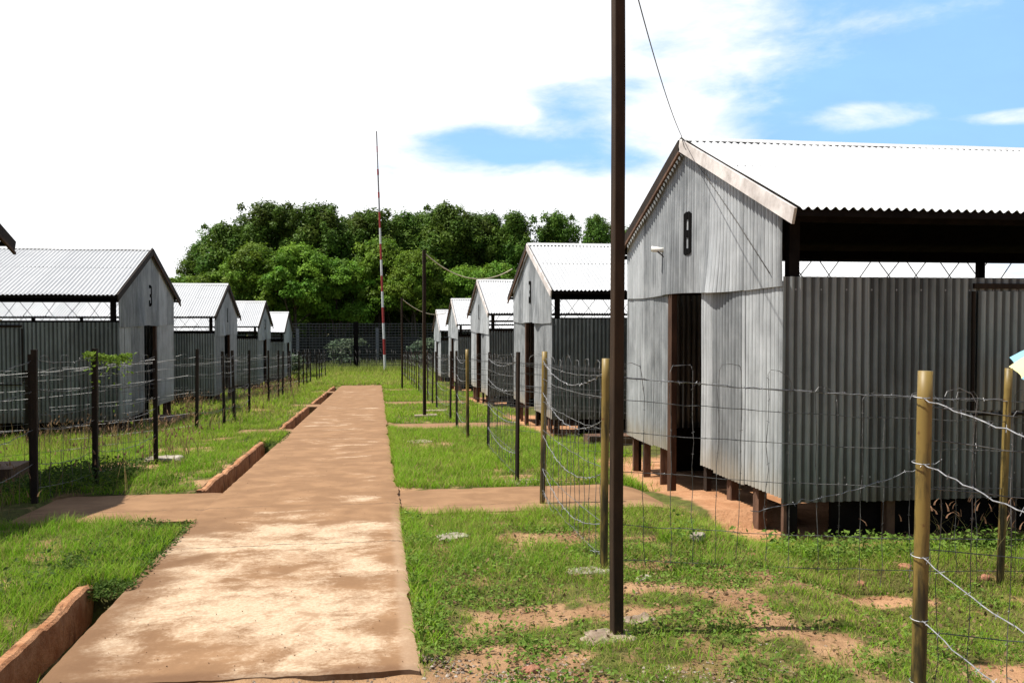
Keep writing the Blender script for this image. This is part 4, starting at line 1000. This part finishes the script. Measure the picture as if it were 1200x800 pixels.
# ------------------------------------------------------------------ grass and weeds
def frustum_ok(x, y, m=1.3):
    be = np.degrees(np.arctan2(x, y)); return (be > -21.2 - 57 * m / np.hypot(x, y)) & (be < 38.3 + 57 * m / np.hypot(x, y)) & (y > 2.6)
def scatter(n, x0, x1, y0, y1, dens, pw=1.0):
    x = rng.uniform(x0, x1, n); y = rng.uniform(y0, y1, n)
    k = frustum_ok(x, y); x, y = x[k], y[k]
    d = dens(x, y); k = rng.random(len(x)) < d
    return x[k], y[k]
def keep_off(x, y, g=0.0):
    path = in_path(x, y, -0.015 + g) | in_cross(x, y, 0.0)
    ditch = (x > KX0 - .01) & (x < PX0 + .02) & ~overgrown(y) & (y < PY1)
    return ~(path | ditch)
def blades(x, y, h, w, lean, tint, tipmix=0.35, tip=(0.35, 0.50, 0.05), seg=3, zoff=None):
    n = len(x); z = G(x, y) - 0.012 if zoff is None else zoff
    an = rng.uniform(0, 2 * math.pi, n); fa = an + rng.normal(size=n) * .9
    dx, dy = np.cos(fa), np.sin(fa); sxv, syv = -np.sin(an), np.cos(an)
    t = np.linspace(0, 1, seg + 1)
    V = np.zeros((n, 2 * seg + 1, 3)); C = np.zeros((n, 2 * seg + 1, 3))
    for k in range(seg + 1):
        b_ = lean * t[k] ** 1.8
        cx_, cy_ = x + dx * h * b_, y + dy * h * b_; cz = z + h * t[k] * (1 - .35 * lean * t[k])
        ww = w * (1 - t[k] ** 1.5) * .5
        col = tint * (1 - tipmix * t[k]) + np.array(tip) * tipmix * t[k]
        if k < seg:
            V[:, 2 * k] = np.stack([cx_ - sxv * ww, cy_ - syv * ww, cz], -1); V[:, 2 * k + 1] = np.stack([cx_ + sxv * ww, cy_ + syv * ww, cz], -1)
            C[:, 2 * k] = C[:, 2 * k + 1] = col
        else: V[:, 2 * k] = np.stack([cx_, cy_, cz], -1); C[:, 2 * k] = col
    o = (np.arange(n) * (2 * seg + 1))[:, None, None]
    T_ = []
    for k in range(seg - 1): T_ += [(2 * k, 2 * k + 1, 2 * k + 3), (2 * k, 2 * k + 3, 2 * k + 2)]
    T_.append((2 * seg - 2, 2 * seg - 1, 2 * seg))
    return V.reshape(-1, 3), (np.array(T_)[None] + o).reshape(-1, 3), C.reshape(-1, 3)
def gtint(x, y, dry=0.12):
    n = len(x); f = fbm(x * .8, y * .8, 71)[:, None]
    c = np.array((0.098, 0.280, 0.010)) * (1 - f) + np.array((0.200, 0.385, 0.018)) * f
    fy_ = (0.6 * ss(9, 26, y) * fbm(x * .5 + 9, y * .5, 45) + .25 * ss(.3, .7, fbm(x * .9, y * .9, 47)))[:, None]; c = c * (1 - fy_) + np.array((.29, .36, .035)) * fy_
    c = c * rng.uniform(.65, 1.3, (n, 1)); c[:, 0] *= rng.uniform(.85, 1.2, n)
    d = rng.random(n) < dry * (0.5 + 2.2 * fbm(x * 1.3, y * 1.3, 73)); c[d] = np.array((0.36, 0.29, 0.11)) * rng.uniform(.6, 1.15, (d.sum(), 1))
    return c
def shut(x, y): return keep_off(x, y)
sets = []
def add_grass(n, x0, x1, y0, y1, hfun, wid, dens=None, dry=.12, lean=(.25, .9)):
    dn = (lambda a, c: cover(a, c) ** 1.2 * (.35 + .65 * ss(.3, .6, fbm(a * 6, c * 6, 44)))) if dens is None else dens
    x, y = scatter(n, x0, x1, y0, y1, dn); k = keep_off(x, y); x, y = x[k], y[k]
    h = hfun(x, y) * rng.uniform(.45, 1.25, len(x)); w = wid * rng.uniform(.6, 1.3, len(x))
    sets.append(blades(x, y, h, w, rng.uniform(lean[0], lean[1], len(x)), gtint(x, y, dry)))
lush = lambda x, y: .42 + .9 * fbm(x * 1.9, y * 1.9, 33)
add_grass(90000, -4.6, -1.6, 3.2, 8.6, lambda x, y: .135 * lush(x, y), .0055)
add_grass(260000, .18, 7.0, 3.2, 8.8, lambda x, y: (.075 + .05 * ss(5.5, 7, y)) * lush(x, y), .005, dry=.28)
add_grass(30000, 2.2, 6.5, 6.9, 7.9, lambda x, y: .15 * lush(x, y), .006, lambda x, y: ss(.46, .62, fbm(x * 2.2, y * 2.2, 91)) * ss(6.8, 7.2, y) * ss(7.75, 7.4, y))
add_grass(110000, .18, 4.4, 8.8, 18.5, lambda x, y: .15 * lush(x, y), .009, dry=.18)
add_grass(120000, -7.5, -1.6, 9.6, 20.0, lambda x, y: (.13 + .10 * ss(-2.9, -4.2, x)) * lush(x, y), .009, dry=.15)
add_grass(60000, -9, -1.6, 20, 42, lambda x, y: (.18 + .14 * ss(-2.7, -3.6, x)) * lush(x, y), .020, dry=.22)
add_grass(45000, .18, 4.2, 18.5, 42, lambda x, y: .15 * lush(x, y), .018)
add_grass(70000, -10, 9, 42.3, 66, lambda x, y: (.25 + .3 * ss(56, 62, y)) * lush(x, y), .035, lambda x, y: cover(x, y) * .9, .3)
x, y = scatter(40000, -24, 24, 62, 75, lambda a, c: np.ones(len(a))); h = rng.uniform(.3, .8, len(x)) * (.7 + .6 * fbm(x, y, 3))
sets.append(blades(x, y, h, .05 * np.ones(len(x)), rng.uniform(.2, .7, len(x)), np.where(y[:, None] > 65.5, np.array((.14, .13, .085)), np.array((.17, .19, .05))) * rng.uniform(.6, 1.2, (len(x), 1))))
# fringe along the right edge of the path
# dead brown litter on the bank before the near hut and on worn ground
x, y = scatter(16000, .3, 6.8, 4.4, 7.8, lambda a, c: .12 + .88 * ss(2.6, 3.2, a) * ss(6.0, 6.4, c) * ss(7.5, 7.1, c)); k = keep_off(x, y); x, y = x[k], y[k]; n = len(x)
sets.append(blades(x, y, rng.uniform(.04, .12, n), .005 * np.ones(n), rng.uniform(.9, 2.2, n), np.array((.20, .135, .07)) * rng.uniform(.35, 1.5, (n, 1)), .3, (.34, .25, .13)))
x = PX1 + rng.uniform(-.02, .16, 9000); y = rng.uniform(4.9, 24, 9000); k = keep_off(x, y); x, y = x[k], y[k]
sets.append(blades(x, y, rng.uniform(.06, .15, len(x)), .007 * np.ones(len(x)), rng.uniform(.3, 1, len(x)), gtint(x, y)))
def flush(name, label=None):
    V = []; T_ = []; C = []; n0 = 0
    for v, t, c in sets: V.append(v); T_.append(t + n0); C.append(c); n0 += len(v)
    sets.clear()
    o = link(name, raw_mesh(name, np.concatenate(V), None, np.concatenate(T_), None, np.concatenate(C)), MAT['blade'])
    return tag(o, kind='stuff', label=label, cat='grass')
flush('grass', 'short green lawn grass growing on both sides of the path')
# dry seed-head stalks
x, y = scatter(9000, -9, -2.3, 8.2, 40, lambda a, c: .8 * ss(.42, .62, fbm(a * 1.1, c * 1.1, 52)) * ss(-2.2, -3.4, a + .3 * ss(15, 18, c))); k = keep_off(x, y) & (cover(x, y) > .15); x, y = x[k], y[k]
h = rng.uniform(.28, .5, len(x)) * (1 + .3 * ss(16, 20, y)); n = len(x)
sets.append(blades(x, y, h, .006 + .0005 * y, rng.uniform(.15, .6, n), np.tile(np.array((.22, .20, .08)), (n, 1)) * rng.uniform(.7, 1.2, (n, 1)), .6, (.30, .15, .09)))
x2 = x + rng.normal(size=n) * .03; y2 = y + rng.normal(size=n) * .03
sets.append(blades(x2, y2, .075 + 0 * h, .016 + .0006 * y, rng.uniform(.3, 1., n), np.tile(np.array((.22, .135, .075)), (n, 1)) * rng.uniform(.7, 1.25, (n, 1)), .4, (.34, .20, .13), 3, G(x, y) + h * .82))
x, y = scatter(900, 2.4, 7.5, 6.2, 7.4, lambda a, c: .35 * ss(4.0, 5.5, a)); n = len(x); h = rng.uniform(.3, .6, n)
sets.append(blades(x, y, h, .006 * np.ones(n), rng.uniform(.2, .6, n), np.tile(np.array((.14, .17, .05)), (n, 1)), .5, (.30, .17, .10)))
sets.append(blades(x, y, .08 + 0 * h, .016 * np.ones(n), rng.uniform(.3, 1., n), np.tile(np.array((.27, .15, .09)), (n, 1)), .4, (.34, .2, .13), 3, G(x, y) + h * .85))
flush('seed_grass', 'tall dry grass stalks with reddish seed heads around the fence posts')
# broad-leaved weeds
def leaves(x, y, z, s, tint, up=.9):
    n = len(x); nm = rng.normal(size=(n, 3)) * .55; nm[:, 2] += up; nm /= np.linalg.norm(nm, axis=1)[:, None]
    a = np.cross(nm, rng.normal(size=(n, 3))); a /= np.linalg.norm(a, axis=1)[:, None]; b_ = np.cross(nm, a)
    p = np.stack([x, y, z], -1); s = s[:, None]
    V = np.stack([p - a * s, p - a * s * .1 + b_ * s * .5, p + a * s + nm * s * -.25, p - a * s * .1 - b_ * s * .5], 1)
    T_ = (np.array([(0, 1, 2), (0, 2, 3)])[None] + (np.arange(n) * 4)[:, None, None]).reshape(-1, 3)
    return V.reshape(-1, 3), T_, np.repeat(tint, 4, 0)
def wt_(n, lo=(0.11, 0.20, 0.028), hi=(0.20, 0.29, 0.055)): f = rng.random((n, 1)); return (np.array(lo) * (1 - f) + np.array(hi) * f) * rng.uniform(.7, 1.2, (n, 1))
# clumps of weeds on the right strip
cx_, cy_ = scatter(1500, .24, 4.5, 4.2, 7.8, lambda a, c: ss(.40, .65, fbm(a * 2.6, c * 2.6, 61)) * (.3 + .7 * ss(2.4, 1.4, a)))
for (a, c) in zip(cx_, cy_):
    n = rng.integers(16, 46); rr_ = rng.uniform(.05, .13)
    x = a + rng.normal(size=n) * rr_; y = c + rng.normal(size=n) * rr_; k = keep_off(x, y); x, y = x[k], y[k]; n = len(x)
    if n: sets.append(leaves(x, y, G(x, y) + rng.uniform(.004, .05, n), rng.uniform(.010, .022, n), wt_(n)))
x = PX1 - .02 + .42 * rng.random(3600) ** 1.6; y = rng.uniform(4.65, 8.3, 3600); k = keep_off(x, y) & (fbm(x * 3.5, y * 3.5, 68) > .50); x, y = x[k], y[k]
sets.append(leaves(x, y, G(x, y) + rng.uniform(.01, .10, len(x)), rng.uniform(.010, .022, len(x)), wt_(len(x))))
n = 5200; x = rng.uniform(.25, 7.0, n); y = rng.uniform(3.6, 8.3, n); k = keep_off(x, y); x, y = x[k], y[k]; n = len(x)
sets.append(leaves(x, y, G(x, y) + rng.uniform(.003, .05, n), rng.uniform(.008, .024, n), np.array((.20, .13, .07)) * rng.uniform(.4, 1.9, (n, 1))))
# weeds filling the overgrown drain and the left lawn
n = 15000; x = rng.uniform(KX0 - .32, PX0 + .07, n); y = np.where(rng.random(n) < .75, rng.uniform(6.2, 8.38, n), rng.uniform(15.4, 17.4, n))
mnd = .10 * fbm(x * 4, y * 4, 12) + .05
sets.append(leaves(x, y, base(y) - .08 + mnd * rng.uniform(.1, 1.1, n), rng.uniform(.009, .02, n), wt_(n, (0.05, 0.10, 0.018), (0.11, 0.17, 0.03))))
n = 4500; x = rng.uniform(-4.8, -2.05, n); y = rng.uniform(4.4, 8.5, n); k = (fbm(x * 1.8, y * 1.8, 19) + .12 * ss(-3.1, -3.8, x) > .56); x, y = x[k], y[k]
sets.append(leaves(x, y, G(x, y) + rng.uniform(.02, .17, len(x)), rng.uniform(.012, .026, len(x)), wt_(len(x), (0.06, 0.11, 0.02), (0.12, 0.17, 0.04))))
n = 6000; x = -3.6 + rng.normal(size=n) * .5; y = rng.uniform(9.9, 12.0, n); x = np.minimum(x, -2.9); k = keep_off(x, y); x, y = x[k], y[k]
sets.append(leaves(x, y, G(x, y) + rng.uniform(.02, .22, len(x)), rng.uniform(.012, .028, len(x)), wt_(len(x), (0.05, 0.10, 0.018), (0.10, 0.15, 0.03))))
n = 5000; x = rng.uniform(2.4, 7, n); y = rng.uniform(6.8, 7.5, n); k = fbm(x * 2, y * 2, 25) > .56; x, y = x[k], y[k]
sets.append(leaves(x, y, G(x, y) + rng.uniform(.02, .22, len(x)), rng.uniform(.012, .03, len(x)), wt_(len(x))))
flush('weeds', 'broad leaved weeds in the drain and along the path edge')
# creeper on the left fence
n = 480; t = rng.random(n); x = -3.2 + .13 * t + rng.normal(size=n) * .02; y = 10.5 + 1.45 * t; drop = rng.exponential(.03, n) * (1 + 8 * (rng.random(n) < .12))
V, T_, C = leaves(x, y, G(x, y) + 1.50 - .05 * np.sin(math.pi * t) - drop + rng.uniform(0, .05, n), rng.uniform(.014, .034, n), wt_(n, (0.12, 0.21, 0.02), (0.22, 0.32, 0.05)), .3)
o = link('creeper', raw_mesh('creeper', V, None, T_, None, C), MAT['blade']); tag(o, 'bright green creeper hanging on the top wire of the left fence', 'creeper')

# ------------------------------------------------------------------ gravel at the near end of the path
def pebbles(name, x, y, s, cols, label):
    n = len(x); oc = np.array([(1, 0, 0), (-1, 0, 0), (0, 1, 0), (0, -1, 0), (0, 0, 1), (0, 0, -1)], float)
    P = oc[None] * rng.uniform(.6, 1.2, (n, 6, 1)) + rng.normal(size=(n, 6, 3)) * .16
    P[..., 2] *= .65
    an = rng.uniform(0, 6.28, n); ca, sa = np.cos(an)[:, None], np.sin(an)[:, None]
    P = np.stack([P[..., 0] * ca - P[..., 1] * sa, P[..., 0] * sa + P[..., 1] * ca, P[..., 2]], -1) * s[:, None, None]
    P += np.stack([x, y, Gt(x, y) + s * .25], -1)[:, None, :]
    F = np.array([(0, 2, 4), (2, 1, 4), (1, 3, 4), (3, 0, 4), (2, 0, 5), (1, 2, 5), (3, 1, 5), (0, 3, 5)])
    T_ = (F[None] + (np.arange(n) * 6)[:, None, None]).reshape(-1, 3)
    o = link(name, raw_mesh(name, P.reshape(-1, 3), None, T_, None, np.repeat(cols, 6, 0)), MAT['pebble'])
    return tag(o, label, 'gravel', None, 'stuff')
n = 26000; x = rng.uniform(-2.2, 2.2, n); y = rng.uniform(3.5, 4.75, n); k = ((fbm(x * 3, y * 3, 83) + .25 * (rng.random(n) - .5) > .46) & ~in_path(x, y, .01) & (x > KX1)) & (rng.random(n) < np.where(x < .8, 1, .35)); x, y = x[k], y[k]
x3 = rng.uniform(.3, 4.5, 2200); y3 = rng.uniform(4.4, 7.6, 2200); k = (cover(x3, y3) < .25) & keep_off(x3, y3); x = np.r_[x, x3[k]]; y = np.r_[y, y3[k]]
x3 = rng.uniform(2.6, 6, 2500); y3 = rng.uniform(6.2, 7.9, 2500); k = (cover(x3, y3) < .5); x = np.r_[x, x3[k]]; y = np.r_[y, y3[k]]
f = rng.random((len(x), 1)) ** 1.5; cols = np.array((.17, .11, .07)) * (1 - f) + np.array((.36, .31, .26)) * f
cols = np.where((y > 4.72)[:, None], cols * .4 + np.array((.20, .12, .07)) * .55, cols)
pebbles('gravel', x, y, .0035 + .012 * rng.random(len(x)) ** 2.5, cols, 'loose pale gravel at the near end of the path')
n = 260; x = rng.uniform(PX0 + .1, PX1 - .05, n); y = 4.6 + 12 * rng.random(n) ** 1.6
s_ = rng.uniform(.0025, .006, n)
P0 = np.stack([x, y], -1)
o = pebbles('grit', x, y, s_, np.tile(np.array((.16, .09, .05)), (n, 1)) * rng.uniform(.5, 2., (n, 1)), 'small grit scattered on the path')
o.location.z = 0.122
